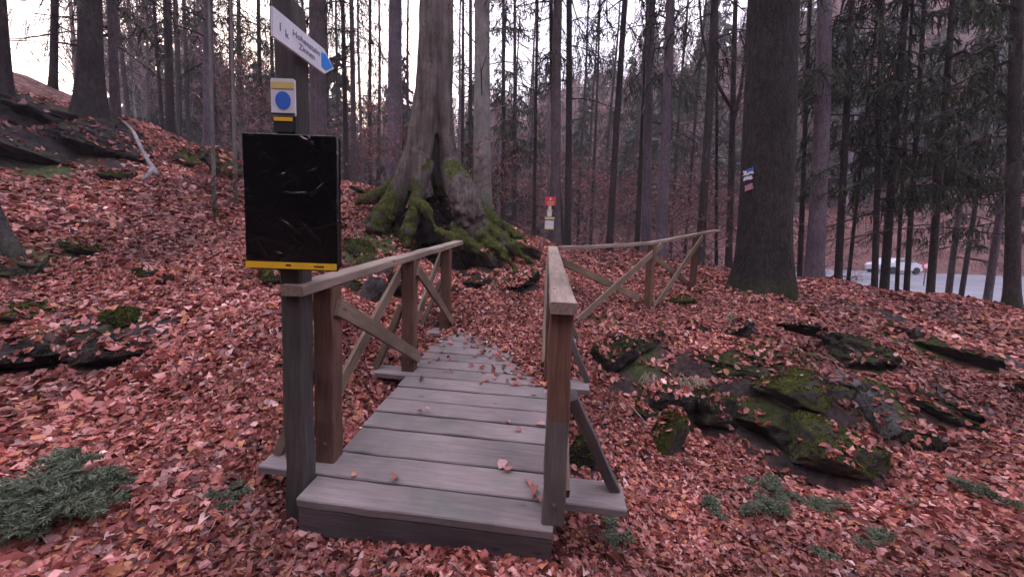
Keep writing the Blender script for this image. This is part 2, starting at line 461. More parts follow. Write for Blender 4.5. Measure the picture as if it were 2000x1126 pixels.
m, nt_, b_ = new_mat('wet_asphalt', 0.6, 0.35)
ge_ = N(nt_, 'ShaderNodeNewGeometry')
n1_ = N(nt_, 'ShaderNodeTexNoise', Scale=0.5, Detail=6.0); nt_.links.new(ge_.outputs['Position'], n1_.inputs['Vector'])
nt_.links.new(ramp(nt_, n1_.outputs['Fac'], [(0.3, (0.12, 0.125, 0.145)), (0.7, (0.21, 0.215, 0.24))]), b_.inputs['Base Color'])
n2_ = N(nt_, 'ShaderNodeTexNoise', Scale=40.0, Detail=3.0); nt_.links.new(ge_.outputs['Position'], n2_.inputs['Vector'])
bump(nt_, b_, n2_.outputs['Fac'], 0.3, 0.01)
MAT['road'] = m

# ------------------------------------------------------------------ the bridge's own frame
BX, BY, BZ = -1.0704, 1.7327, 0.17
BYAW, BSL, BW, BSK = 0.0891, 0.1018, 1.317, -0.027
cyw, syw = math.cos(BYAW), math.sin(BYAW)
def B(u, v, w=0.0, skew=False):
    if skew: v = v + u * math.tan(BSK)
    return np.array([BX + u * cyw + v * syw, BY - u * syw + v * cyw, BZ + v * math.tan(BSL) + w])
def to_B(x, y):
    dx, dy = x - BX, y - BY
    return dx * cyw - dy * syw, dx * syw + dy * cyw
BL = 2.93

# ------------------------------------------------------------------ terrain
CP = []
def cpt(px, py, Y): CP.append(PD(px, py, Y))
def cxyz(x, y, z): CP.append(np.array([x, y, z], float))
# foreground
for a in [(-8, -6, .3), (0, -6, 0), (8, -6, -.2), (-3, -1, .15), (0, -1, 0), (3, -1, -.15), (-1.5, .8, .02), (0, .8, 0), (1.2, .9, -.08), (2.6, 1.0, -.22),
          (-1.3, 1.7, .03), (-.4, 1.6, .0), (.3, 1.5, -.02), (-2.6, 1.2, .2), (-2.2, 1.9, .2), (5, 0, -.2), (-6, 0, .6),
          (-1.35, 2.3, .0), (-.5, 2.8, -.25), (.1, 2.6, -.42), (.0, 3.4, -.25), (-.9, 3.0, -.05), (.8, 2.2, -.33), (-.4, 4.3, .22), (.3, 4.2, .1)]: cxyz(*a)
# left slope
for a in [(300, 800, 2.4), (300, 620, 3.2), (120, 700, 2.8), (30, 800, 2.2), (300, 450, 5.0), (300, 385, 6.3), (420, 430, 6.0), (300, 300, 8.6), (120, 450, 4.8), (60, 560, 3.6), (100, 370, 6.2),
          (450, 330, 9.0), (560, 345, 9.3), (690, 362, 9.3), (480, 600, 3.5), (520, 500, 4.8), (600, 440, 6.2), (680, 420, 7.2), (690, 600, 3.9), (560, 800, 2.45), (720, 500, 6.0), (760, 620, 4.6),
          (150, 230, 8.6), (20, 190, 8.6), (230, 225, 9.6), (60, 300, 7.4)]: cpt(*a)
# mound with the beech
for a in [(760, 470, 6.5), (800, 490, 6.3), (860, 505, 6.5), (930, 520, 6.3), (990, 545, 6.0), (1055, 530, 6.5), (860, 560, 5.4), (740, 400, 7.4), (850, 440, 7.6), (960, 425, 7.8), (1040, 470, 7.6), (1060, 488, 8.2), (920, 580, 5.2)]: cpt(*a)
# path beyond the bridge
for a in [(950, 640, 4.7), (1050, 640, 4.7), (1000, 600, 5.2), (1100, 560, 6.5), (1180, 520, 8.5), (1150, 492, 10.5), (1230, 492, 11.5), (1300, 505, 11), (1265, 598, 6.2), (1352, 558, 7.6), (1180, 600, 5.6)]: cpt(*a)
# right bank: a leafy top, a rocky face about half a metre high, the hollow in front of it
for a in [(1200, 650, 4.7), (1300, 625, 5.2), (1490, 565, 6.8), (1420, 560, 7.2), (1450, 620, 5.3), (1400, 680, 4.4), (1400, 738, 4.0), (1310, 742, 4.0), (1220, 725, 4.0), (1490, 745, 3.85), (1590, 775, 3.55), (1680, 770, 3.75), (1800, 770, 3.9),
          (1310, 835, 3.65), (1400, 840, 3.68), (1220, 800, 3.6), (1490, 890, 3.35), (1590, 945, 3.12), (1680, 905, 3.25), (1800, 865, 3.5),
          (1400, 905, 3.05), (1280, 900, 3.1), (1300, 1000, 2.5), (1590, 690, 4.4), (1560, 620, 5.6), (1700, 690, 4.6), (1800, 1000, 2.5), (1990, 1100, 2.05), (1900, 870, 3.3), (1900, 740, 4.4), (1990, 700, 5.2), (1990, 800, 3.9), (1830, 655, 5.5), (1180, 870, 3.0), (1160, 960, 2.3)]: cpt(*a)
# path on the right and the drop to the road
for a in [(1650, 575, 7.4), (1780, 605, 6.9), (1950, 655, 6.2), (1600, 548, 9.6), (1720, 568, 9.0), (1850, 582, 8.6), (1990, 600, 8.0)]: cpt(*a)
for a in [(5, 13, .7), (9, 12.5, .15), (12, 11.8, -.15), (16, 12, -.25), (20, 10, -.2), (12, 5, .3), (16, 2, 0), (9, 2, -.25)]: cxyz(*a)
# behind the ridge, the valley and the far hillside
for a in [(-14, 8, 6.0), (-20, 14, 7.5), (-12, 14, 5.0), (-8, 14, 3.3), (-4, 14, 2.6), (0, 14, 1.8), (3, 15, 1.3), (-30, 0, 9), (-15, 0, 3.5), (-12, 22, 3.4), (-4, 22, 1.6), (3, 22, .8), (-30, 30, 8), (-18, 32, 3.6), (-5, 32, 1.2), (5, 30, 1.0),
          (-45, 60, 13), (-20, 55, 6), (0, 48, 4.5), (18, 50, 8.0), (40, 46, 9), (70, 40, 11),
          (-90, 110, 24), (-50, 110, 25), (-20, 110, 27), (5, 105, 32), (30, 100, 44), (60, 90, 58), (95, 80, 66),
          (-120, 160, 30), (-40, 170, 30), (10, 165, 44), (70, 150, 68), (130, 110, 70), (130, 30, 20), (-120, 40, 35), (60, -30, 8), (-60, -40, 24), (0, -40, 13), (0, -18, 3), (-20, -15, 7), (20, -15, 1), (0, 260, 60), (200, 200, 90), (-200, 200, 50)]: cxyz(*a)  # the unseen rise behind the camera is added to darken that side
CP = np.array(CP)
def _phi(r2): return np.sqrt(r2 + 0.04)
_n = len(CP)
_D = _phi((CP[:, None, 0] - CP[None, :, 0]) ** 2 + (CP[:, None, 1] - CP[None, :, 1]) ** 2)
_w = np.linalg.solve(_D - 0.02 * np.eye(_n), CP[:, 2])      # slight smoothing

# the road below: a gently tilted lot seen through the trunks on the right
ROAD = np.array([[9.5, 17.0], [70.0, 14.5], [75.0, 34.0], [8.5, 38.0]])
def road_z(x, y): return -0.12 + 0.062 * (y - 17.0) + 0 * x
def road_mask(x, y):
    t = np.clip((x - 8.8) / 3.5, 0, 1); s = np.clip((y - 14.6) / 2.2, 0, 1); q = np.clip((39.5 - y) / 3.0, 0, 1)
    m = t * s * q; return m * m * (3 - 2 * m)
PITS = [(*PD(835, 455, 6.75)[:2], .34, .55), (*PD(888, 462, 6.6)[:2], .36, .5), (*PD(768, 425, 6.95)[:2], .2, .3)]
def height(x, y):
    x = np.asarray(x, float); y = np.asarray(y, float)
    sh = x.shape; xf, yf = x.ravel(), y.ravel()
    z = np.zeros(len(xf))
    for i in range(0, len(xf), 20000):
        a, b = xf[i:i + 20000], yf[i:i + 20000]
        z[i:i + 20000] = _phi((a[:, None] - CP[None, :, 0]) ** 2 + (b[:, None] - CP[None, :, 1]) ** 2) @ _w
    d = np.hypot(xf, yf)
    z += fbm(xf * 1.1, yf * 1.1, 0, 3, 4) * 0.10 * np.clip(d / 5, 0.35, 1.6)
    z += fbm(xf * 0.12, yf * 0.12, 0, 9, 3) * np.clip((d - 30) / 40, 0, 1) * 3.0
    # terraces in the bank right of the bridge: short steep steps
    bank = np.exp(-(((xf - 2.6) / 1.9) ** 2 + ((yf - 4.3) / 1.3) ** 2))
    st = z / 0.21 + fbm(xf * 0.9, yf * 0.9, 0, 31, 3) * 1.3
    fr = st - np.floor(st)
    z += bank * 0.13 * (np.clip((fr - 0.55) / 0.3, 0, 1) - fr)
    # the hollow under the roots of the old beech
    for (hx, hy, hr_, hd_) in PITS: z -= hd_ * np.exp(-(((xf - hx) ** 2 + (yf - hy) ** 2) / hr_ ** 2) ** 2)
    # under the deck the ground stays clear of the boards
    u, v = to_B(xf, yf)
    ins = np.clip((u + 0.35) / 0.3, 0, 1) * np.clip((BW + 0.35 - u) / 0.3, 0, 1) * np.clip((v + 0.04) / 0.05, 0, 1) * np.clip((BL + 0.05 - v) / 0.1, 0, 1)
    lim = BZ + v * math.tan(BSL) - 0.10
    z = np.where((ins > 0) & (z > lim), z * (1 - ins) + lim * ins, z)
    # by the step and the signpost
    k = road_mask(xf, yf)
    z = z * (1 - k) + (road_z(xf, yf) - 0.02) * k
    return z.reshape(sh)

def H1(x, y): return float(height(np.array([x]), np.array([y]))[0])

def hit(px, py, near=1.0, far=25.0):
    """distance at which a pixel's ray meets the terrain"""
    Ys = np.arange(near, far, .04); r = ray(px, py); t = Ys / r[1]
    P = CAM + r[None] * t[:, None]
    b = np.nonzero(P[:, 2] < height(P[:, 0], P[:, 1]))[0]
    return float(Ys[b[0]]) if len(b) else None
def axis(lo, hi, flo, fhi, fine, grow):
    a = list(np.arange(flo, fhi, fine)); s = fine
    while a[-1] < hi: s = min(s * grow, 9); a.append(a[-1] + s)
    s = fine
    while a[0] > lo: s = min(s * grow, 9); a.insert(0, a[0] - s)
    return np.array(a)
gx = axis(-330, 330, -9.0, 8.5, 0.075, 1.09)
gy = axis(-120, 330, 0.6, 9.5, 0.06, 1.07)
GX, GY = np.meshgrid(gx, gy)
GZ = height(GX, GY)
GV = np.stack([GX.ravel(), GY.ravel(), GZ.ravel()], 1)
nx_, ny_ = len(gx), len(gy)
ii, jj = np.meshgrid(np.arange(nx_ - 1), np.arange(ny_ - 1))
a_ = (jj * nx_ + ii).ravel()
GF = np.stack([a_, a_ + 1, a_ + nx_ + 1, a_ + nx_], 1)

def gnormal_grid():
    dzx = np.gradient(GZ, gx, axis=1).ravel(); dzy = np.gradient(GZ, gy, axis=0).ravel()
    n = np.stack([-dzx, -dzy, np.ones_like(dzx)], 1)
    return n / np.linalg.norm(n, axis=1)[:, None]
MOSS_SHADE_SPOTS = []   # world x, y, radius, amount
SOIL_SHADE_SPOTS = []
def mspot(px, py, Y, r, a=1.0): p = PD(px, py, Y); MOSS_SHADE_SPOTS.append((p[0], p[1], r, a))
def sspot(px, py, Y, r, a=1.0): p = PD(px, py, Y); SOIL_SHADE_SPOTS.append((p[0], p[1], r, a))
for t in np.linspace(0, 1, 14):
    px = 1545 + 455 * t; py = 572 + 150 * t ** 1.25; Y = 6.9 - 1.9 * t
    sspot(px, py, Y, 0.22 + 0.1 * t, 1.0)
    mspot(px - 30, py + 25, Y - 0.3, 0.16, 0.6)
for a in [(1200, 640, 5.0, .35), (1160, 690, 4.5, .3), (1470, 600, 6.4, .5), (1560, 660, 5.2, .45), (1640, 720, 4.5, .35), (1500, 720, 4.5, .5), (1560, 760, 4.2, .45), (1330, 585, 6.2, .25), (1800, 680, 5.0, .4), (1900, 700, 4.9, .4),
          (1390, 570, 7.0, .4), (1290, 640, 5.4, .2), (1250, 740, 4.2, .25), (1700, 800, 3.9, .3),
          (720, 470, 6.3, .5), (700, 510, 5.6, .45), (980, 540, 6.0, .35), (930, 540, 5.8, .35), (1040, 520, 6.5, .35), (780, 430, 7, .5), (700, 385, 8.4, .3),
          (60, 610, 3.3, .35), (100, 590, 3.4, .3), (245, 625, 3.2, .15), (30, 540, 3.9, .35), (180, 490, 4.6, .25), (200, 260, 8.6, .8), (100, 200, 8.4, 1.0), (90, 330, 6.9, .5), (540, 540, 4.3, .2)]: mspot(*a)  # the left hill spots also stand in for shade on that slope
for a in [(860, 480, 6.9, .6), (900, 500, 6.6, .6), (960, 530, 6.2, .5), (845, 440, 7.1, .75), (890, 440, 6.9, .7), (780, 420, 6.9, .35), (820, 490, 6.4, .4), (1010, 540, 6.1, .35), (1350, 790, 4.1, .5), (1450, 790, 3.9, .5), (1560, 870, 3.4, .5), (1230, 760, 4.0, .3), (1500, 575, 6.8, .5), (1850, 800, 3.8, .5), (1750, 640, 5.7, .3), (1950, 720, 4.9, .5),  # spots under the beech roots blacken the floor of the shaded cave
          (100, 700, 2.85, .55), (220, 690, 2.9, .4), (150, 300, 7.4, .9), (40, 320, 6.9, .6), (40, 250, 7.8, .9), (150, 190, 8.6, .9), (1900, 640, 6.0, .25), (1130, 880, 2.7, .35)]: sspot(*a)  # upper left spots paint the shadowed hill slope darker
def spots(S, x, y, s):
    r = np.zeros_like(x)
    n = fbm(x * 2.6, y * 2.6, 0, s, 4)
    for (a, b, q, w) in S:
        d = np.hypot(x - a, y - b)
        r = np.maximum(r, w * np.clip(1.35 - d / q + n * 1.1, 0, 1))
    return np.clip(r, 0, 1)
GN = gnormal_grid()
g_me = mesh_from('ground', GV, GF, MAT['ground'], None, True)
for nm, S, s in (('moss', MOSS_SHADE_SPOTS, 41), ('soil', SOIL_SHADE_SPOTS, 57)):
    a = g_me.attributes.new(nm, 'FLOAT', 'POINT')
    v = np.zeros(len(GV)); near = (np.hypot(GV[:, 0], GV[:, 1]) < 16)
    v[near] = spots(S, GV[near, 0], GV[near, 1], s)
    if nm == 'soil': v[near] = np.maximum(v[near], np.clip((.74 - GN[near, 2]) * 5, 0, 1))
    a.data.foreach_set('value', v.astype(np.float32))
tag(link('ground', g_me), 'forest floor under a thick layer of red brown beech leaves', None, None, 'structure')

# road sheet
rx = np.linspace(9.2, 70, 40); ry = np.linspace(17.0, 37.0, 16)
RX, RY = np.meshgrid(rx, ry)
RV = np.stack([RX.ravel(), RY.ravel(), road_z(RX, RY).ravel() + 0.03], 1)
ii, jj = np.meshgrid(np.arange(39), np.arange(15)); a_ = (jj * 40 + ii).ravel()
tag(link('road', mesh_from('road', RV, np.stack([a_, a_ + 1, a_ + 41, a_ + 40], 1), MAT['road'])), 'pale grey road surface glimpsed through the trunks on the right', None, None, 'structure')

# ------------------------------------------------------------------ trees
def trunk_mesh(r, Ht, seed, mat, sides=18, flare=0.55, lobes=5, fh=0.45, bend=0.0, zs=None, top_r=0.25, rough=0.10):
    rg = np.random.default_rng(seed)
    if zs is None:
        zs = np.concatenate([np.linspace(-0.35, 1.2, 12), np.linspace(1.6, 9, 18), np.linspace(10, Ht, 8)])
    ang = np.linspace(0, 2 * math.pi, sides, endpoint=False)
    ph = rg.uniform(0, 6.28); V = []
    b1, b2 = rg.uniform(0, 6.28, 2)
    for z in zs:
        tz = max(z, 0) / Ht
        rad = r * (1 - (1 - top_r) * tz)
        fl = flare * math.exp(-max(z + 0.05, 0) / fh)
        rr = rad * (1 + fl * (0.65 + 0.6 * np.maximum(0, np.cos(lobes * ang + ph) + 0.35 * np.cos((lobes - 2) * ang + 2 * ph))))
        rr = rr * (1 + rough * fbm(np.cos(ang) * 1.6 + seed * 1.3, np.sin(ang) * 1.6, z * 0.9, seed, 3))
        cx = bend * r * 2 * math.sin(z * 0.5 + b1); cy = bend * r * 2 * math.sin(z * 0.43 + b2)
        V.append(np.stack([np.cos(ang) * rr + cx, np.sin(ang) * rr + cy, np.full(sides, z)], 1))
    V = np.concatenate(V); n = len(zs)
    i, j = np.meshgrid(np.arange(n - 1), np.arange(sides), indexing='ij'); i, j = i.ravel(), j.ravel(); k = (j + 1) % sides
    F = np.stack([i * sides + j, i * sides + k, (i + 1) * sides + k, (i + 1) * sides + j], 1)
    return mesh_from('trunk', V, F, mat, None, True)

class TB:
    """triangle / strip collector in numpy for foliage"""
    def __init__(s): s.V = []; s.F = []; s.C = []; s.n = 0
    def quads(s, P):        # P (m,4,3)
        m = len(P); s.V.append(P.reshape(-1, 3)); s.F.append(np.arange(m * 4).reshape(m, 4) + s.n); s.n += m * 4
    def col(s, c): s.C.append(c)
    def build(s, mat, name='crown'):
        return mesh_from(name, np.concatenate(s.V), np.concatenate(s.F), mat, np.concatenate(s.C))

def strips(P0, P1, w0, w1, nrm_seed):
    """flat tapered blades from P0 to P1 (m,3)"""
    d = P1 - P0
    r = nrm_seed.normal(size=P0.shape)
    s = np.cross(d, r); s /= np.linalg.norm(s, axis=1)[:, None] + 1e-9
    w0 = np.asarray(w0).reshape(-1, 1) * np.ones((len(P0), 1)); w1 = np.asarray(w1).reshape(-1, 1) * np.ones((len(P0), 1))
    return np.stack([P0 - s * w0, P0 + s * w0, P1 + s * w1, P1 - s * w1], 1)

def spruce_crown(seed, z0, z1, L0, nb, green=0.8, droop=0.5, twig=0.5, dens=9.0, dead_from=None, needle_w=0.016):
    """whorled drooping branches with hanging twigs; local z up the trunk"""
    g = np.random.default_rng(seed); T = TB()
    gcols = np.array([(0.030, 0.042, 0.024), (0.045, 0.06, 0.033), (0.022, 0.03, 0.02), (0.055, 0.06, 0.035)])
    bcols = np.array([(0.05, 0.036, 0.034), (0.075, 0.055, 0.05), (0.04, 0.03, 0.03)])
    zs = np.sort(g.uniform(0, 1, nb)) ** 0.9 * (z1 - z0) + z0
    for z in zs:
        t = (z - z0) / (z1 - z0)
        dead = dead_from is not None and z < dead_from
        L = L0 * (1 - 0.75 * t) * g.uniform(0.6, 1.15) * (0.75 if dead else 1)
        az = g.uniform(0, 2 * math.pi)
        n = 8
        s = np.linspace(0, 1, n)
        up = g.uniform(-0.1, 0.25)
        rad = s * L * 0.97
        zz = z + L * (up * s - droop * s ** 1.7 + 0.18 * s ** 4)
        a2 = az + g.normal(0, 0.12) * s
        P = np.stack([np.cos(a2) * rad, np.sin(a2) * rad, zz], 1)
        wb = (0.015 + 0.010 * g.uniform()) * (1 - 0.8 * s) + 0.003
        for rot in range(2):
            Q = strips(P[:-1], P[1:], wb[:-1], wb[1:], g); T.quads(Q); T.col(np.tile(bcols[g.integers(3)], (len(Q) * 4, 1)))
        m = int(L * dens * (0.85 if dead else 1.0)) + 3
        q = g.uniform(0.12, 1.0, m)
        base = np.stack([np.interp(q, s, P[:, k]) for k in range(3)], 1)
        side = np.where(g.uniform(size=m) < 0.5, 1, -1)
        lat = np.stack([-np.sin(az) * side, np.cos(az) * side, np.zeros(m)], 1)
        out = np.array([math.cos(az), math.sin(az), 0.0])
        tl = twig * g.uniform(0.45, 1.25, m) * (1 - 0.45 * q)
        dirv = lat * g.uniform(0.25, 0.9, (m, 1)) + out * g.uniform(0.1, 0.5, (m, 1)) + np.array([0, 0, -1]) * g.uniform(0.35, 1.2, (m, 1))
        dirv /= np.linalg.norm(dirv, axis=1)[:, None]
        mid = base + dirv * (tl * 0.55)[:, None]
        end = mid + (dirv * 0.5 + np.array([0, 0, -0.75])) * (tl * 0.55)[:, None]
        isg = (g.uniform(size=m) < green) & (not dead)
        w = np.where(isg, needle_w, 0.005) * g.uniform(0.8, 1.4, m)
        cc = np.where(isg[:, None], gcols[g.integers(0, 4, m)], bcols[g.integers(0, 3, m)])
        for (p, r_, k0, k1) in ((base, mid, 0.7, 1.0), (mid, end, 1.0, 0.15)):
            Q = strips(p, r_, w * k0, w * k1, g); T.quads(Q); T.col(np.repeat(cc, 4, 0))
        # needle sprays off each twig
        k = 5
        tt = g.uniform(0.15, 1, (m, k))
        bp = base[:, None] + (mid - base)[:, None] * np.minimum(tt * 2, 1)[..., None] + (end - mid)[:, None] * np.maximum(tt * 2 - 1, 0)[..., None]
        dd = g.normal(0, 0.6, (m, k, 3)) + np.array([0, 0, -0.5]) + dirv[:, None] * 0.6
        dd /= np.linalg.norm(dd, axis=2)[..., None]
        ln = tl[:, None] * g.uniform(0.15, 0.42, (m, k))
        Q = strips(bp.reshape(-1, 3), (bp + dd * ln[..., None]).reshape(-1, 3), np.repeat(w, k) * 0.8, np.repeat(w, k) * 0.12, g)
        T.quads(Q); T.col(np.repeat(np.repeat(cc, k, 0), 4, 0))
    return T.build(MAT['needle'])

def bare_crown(seed, z0, z1, L0, nb, leaf=0.0, col=(0.16, 0.12, 0.12), wide=1.0, lcol=None, lsize=0.035):
    """ascending bare branches with side twigs, some with withered leaves still on"""
    g = np.random.default_rng(seed); T = TB()
    col = np.array(col)
    for z in g.uniform(z0, z1, nb):
        t = (z - z0) / max(z1 - z0, 1e-3)
        az = g.uniform(0, 6.28); L = L0 * g.uniform(0.5, 1.1) * (1 - 0.5 * t)
        n = 7; s = np.linspace(0, 1, n)
        P = np.stack([np.cos(az + 0.4 * s) * s * L * wide, np.sin(az + 0.4 * s) * s * L * wide, z + L * (0.25 + 0.6 * g.uniform()) * s ** 1.2], 1)
        P += g.normal(0, 0.03 * L, P.shape) * s[:, None]
        wb = 0.012 * (1 - 0.85 * s) * L0 ** 0.5 + 0.0015
        for _ in range(2):
            Q = strips(P[:-1], P[1:], wb[:-1], wb[1:], g); T.quads(Q); T.col(np.tile(col * g.uniform(0.7, 1.2), (len(Q) * 4, 1)))
        m = int(7 + 5 * L)
        q = g.uniform(0.2, 1, m)
        b = np.stack([np.interp(q, s, P[:, k]) for k in range(3)], 1)
        d = g.normal(0, 0.7, (m, 3)) + np.array([math.cos(az), math.sin(az), 0.35]); d /= np.linalg.norm(d, axis=1)[:, None]
        tl = L * g.uniform(0.12, 0.4, m)
        e = b + d * tl[:, None]
        Q = strips(b, e, 0.0035 * L0 ** 0.5, 0.0012, g); T.quads(Q); T.col(np.tile(col * 0.9, (len(Q) * 4, 1)))
        k = 3
        tt = g.uniform(0.3, 1, (m, k)); bb = b[:, None] + (e - b)[:, None] * tt[..., None]
        d2 = g.normal(0, 0.8, (m, k, 3)) + d[:, None]; d2 /= np.linalg.norm(d2, axis=2)[..., None]
        ee = bb + d2 * (tl[:, None] * g.uniform(0.2, 0.5, (m, k)))[..., None]
        Q = strips(bb.reshape(-1, 3), ee.reshape(-1, 3), 0.002 * L0 ** 0.5, 0.001, g); T.quads(Q); T.col(np.tile(col * 0.9, (len(Q) * 4, 1)))
        if leaf:
            pts = ee.reshape(-1, 3); pts = pts[g.uniform(size=len(pts)) < leaf]
            if len(pts):
                dl = g.normal(0, 1, pts.shape); dl[:, 2] = -abs(dl[:, 2]) * 0.6; dl /= np.linalg.norm(dl, axis=1)[:, None]
                sz = lsize * g.uniform(0.7, 1.4, len(pts))
                c = pts + dl * sz[:, None]; tip = pts + dl * (2 * sz)[:, None]
                r_ = np.cross(dl, g.normal(size=pts.shape)); r_ /= np.linalg.norm(r_, axis=1)[:, None]
                Q = np.stack([pts, c + r_ * (sz * 0.6)[:, None], tip, c - r_ * (sz * 0.6)[:, None]], 1)
                T.quads(Q)
                lc = np.array(lcol if lcol is not None else (0.36, 0.13, 0.07)) * g.uniform(0.6, 1.25, (len(pts), 1))
                T.col(np.repeat(lc, 4, 0))
    return T.build(MAT['needle'])

CROWN = {
    'high': [spruce_crown(100 + i, 4.5 + i * .6, 21, 2.6, 60, 0.7, 0.6, 0.85, 10, 6.0, 0.014) for i in range(3)],
    'sparse': [spruce_crown(120 + i, 6.0, 20, 2.0, 30, 0.5, 0.6, 0.8, 8, 9.0, 0.011) for i in range(2)],
    'low': [spruce_crown(140 + i, 2.2, 19, 2.5, 78, 0.85, 0.42, 0.5, 12, 3.0, 0.018) for i in range(3)],
    'mid': [spruce_crown(150 + i, 1.6, 19, 2.4, 70, 0.4, 0.5, 0.8, 10, 2.6, 0.012) for i in range(2)],
    'bare': [bare_crown(160 + i, 3.0, 14, 2.4, 36, 0.04) for i in range(2)],
    'bush': [bare_crown(180 + i, 0.2, 2.6, 1.0, 26, 0.30, (0.14, 0.10, 0.1), 1.1, (0.34, 0.12, 0.075)) for i in range(2)],
    'pinkbush': [bare_crown(190 + i, 0.4, 4.2, 1.7, 44, 0.30, (0.2, 0.145, 0.15), 1.0, (0.33, 0.14, 0.12), 0.05) for i in range(3)],
}

TREE_N = [0]
def tree(px, py, Y, wpx, top_px, label, cat='tree', name='spruce_tree', mat='spruce_bark', crown='high', Ht=22.0, group=None, flare=0.5, lobes=5, sides=14, bend=0.06, ci=None, cscale=1.0, top_py=0, fh=0.4, sink=0.05):
    TREE_N[0] += 1; sd_ = TREE_N[0] * 13
    base = PD(px, py, Y); base[2] = H1(base[0], base[1]) - sink
    tp = PD(top_px, top_py, Y)
    d = norm(tp - base) if tp[2] > base[2] + 0.5 else np.array([0, 0, 1.0])
    ob = math.hypot(1.0, (px - 1000) / FPX)
    depth = float((base - CAM) @ FWD)
    r = wpx / 2 / FPX * depth / ob
    e = empty(name, base, label, cat, group)
    e.rotation_mode = 'QUATERNION'
    e.rotation_quaternion = Vector((0, 0, 1)).rotation_difference(Vector(d))
    link('trunk', trunk_mesh(r, Ht, sd_, MAT[mat], sides, flare, lobes, fh, bend), e)
    if crown:
        g = random.Random(sd_)
        c = link('crown', g.choice(CROWN[crown]) if ci is None else CROWN[crown][ci], e)
        c.rotation_euler = (0, 0, g.uniform(0, 6.28)); s = cscale * g.uniform(0.9, 1.12)
        c.scale = (s, s, Ht / 22.0 * g.uniform(0.95, 1.05))
    return e

T_ = tree
# left hill
T_(8, 175, 7.8, 46, -8, 'broad dark trunk cut by the left edge of the photo', mat='dark_bark', flare=.8, lobes=6, crown='mid')
T_(101, 150, 10.5, 18, 106, 'slim dark trunk on the hilltop between two broad trunks', mat='dark_bark', crown='mid')
T_(172, 205, 8.6, 52, 176, 'thickest trunk on the left hill, flaring over the dark rock outcrop', mat='dark_bark', flare=1.1, lobes=6, fh=.7, sides=22, crown='mid')
T_(226, 225, 9.4, 20, 219, 'straight trunk close to the right of the thickest hill trunk', mat='spruce_bark', crown='mid')
T_(290, 262, 12.5, 7, 287, 'pale thin sapling against the bright sky left of the signpost', name='young_beech', mat='sapling_bark', crown='bare', Ht=14)
T_(318, 262, 15, 9, 300, 'thin dark trunk leaning left beside the sunset glow', mat='dark_bark', crown='bare', Ht=16)
T_(334, 268, 13.5, 19, 325, 'dark spruce trunk right of the sunset glow', mat='dark_bark', crown='mid')
T_(408, 305, 11.5, 23, 406, 'straight lilac grey trunk behind the two thin saplings', mat='spruce_lilac', crown='mid')
T_(455, 300, 17, 12, 450, 'dark slender spruce directly left of the signpost', mat='dark_bark', crown='mid')
T_(510, 300, 20, 11, 505, 'slender spruce hidden partly by the black covered board', mat='dark_bark', crown='high')
T_(622, 330, 11.5, 34, 618, 'broad trunk right behind the white arrow sign', mat='spruce_bark', crown='high')
T_(676, 340, 15.5, 11, 670, 'thin trunk, left one of the pair right of the arrow sign', mat='dark_bark', crown='high')
T_(693, 345, 15, 12, 686, 'thin trunk, right one of the pair right of the arrow sign', mat='spruce_bark', crown='high')
T_(724, 345, 19, 9, 722, 'slender trunk between the arrow sign and the lilac trunk', mat='dark_bark', crown='sparse')
T_(768, 340, 10.5, 30, 772, 'lilac brown trunk standing left of the big mossy beech', mat='spruce_lilac', crown='high')
T_(420, 425, 6.2, 9, 408, 'mossy sapling in the leaves, left one of two by the black board', name='young_beech', mat='sapling_bark', crown='bush', Ht=6, ci=0, flare=.2, cscale=.9)
T_(461, 405, 6.8, 9, 450, 'mossy sapling in the leaves, right one of two by the black board', name='young_beech', mat='sapling_bark', crown='bush', Ht=6, ci=1, flare=.2, cscale=.9)
# behind and right of the beech
T_(905, 395, 17, 8, 904, 'thin dark trunk just right of the big mossy beech', mat='dark_bark', crown='bare', Ht=18)
T_(919, 400, 16, 9, 919, 'thin dark trunk touching the left side of the grey green trunk', mat='dark_bark', crown='sparse')
T_(946, 412, 9.6, 35, 940, 'grey green mottled trunk right behind the big mossy beech', name='beech_tree', mat='beech_bark', crown='bare', flare=.35, Ht=20)
T_(985, 420, 20, 10, 984, 'dark trunk right of the grey green trunk', mat='dark_bark', crown='low')
T_(1007, 430, 19, 9, 1006, 'slender dark spruce left of the narrow leaning trunk', mat='dark_bark', crown='low')
T_(1043, 470, 13, 8, 1050, 'narrow trunk left of the red notice', name='young_beech', mat='dark_bark', crown='bare', Ht=15)
sign_tree = T_(1083, 478, 10.8, 21, 1090, 'trunk carrying the red notice and the small white signs', mat='spruce_bark', crown='high')
T_(1096, 478, 11.3, 10, 1078, 'dark mossy stem leaning across the trunk with the red notice', mat='dark_bark', crown='sparse', bend=.5)
T_(1109, 478, 11.8, 14, 1112, 'dark trunk close to the right of the red notice', mat='dark_bark', crown='high')
T_(1190, 498, 11.5, 14, 1220, 'dark trunk leaning right behind the middle of the wing handrail', mat='dark_bark', crown='high')
T_(1245, 498, 13, 11, 1266, 'dark narrow trunk hugging the left of a lilac trunk behind the railing post', mat='dark_bark', crown='sparse')
T_(1262, 500, 12.2, 20, 1272, 'lilac brown trunk behind the first wing railing post', mat='spruce_lilac', crown='high')
T_(1290, 502, 10.4, 22, 1310, 'tall lilac trunk leaning right behind the wing railing cross brace', mat='spruce_lilac', crown='sparse')
T_(1366, 525, 9.8, 18, 1396, 'dark trunk leaning right behind the end of the wing handrail', mat='dark_bark', crown='high')
T_(1404, 520, 13, 8, 1400, 'thin dark stem left of the forked tree', mat='dark_bark', crown='bare', Ht=14)
fork_tree = T_(1424, 525, 12, 15, 1438, 'forked bare tree left of the huge dark spruce', name='beech_tree', mat='dark_bark', crown='bare', Ht=16)
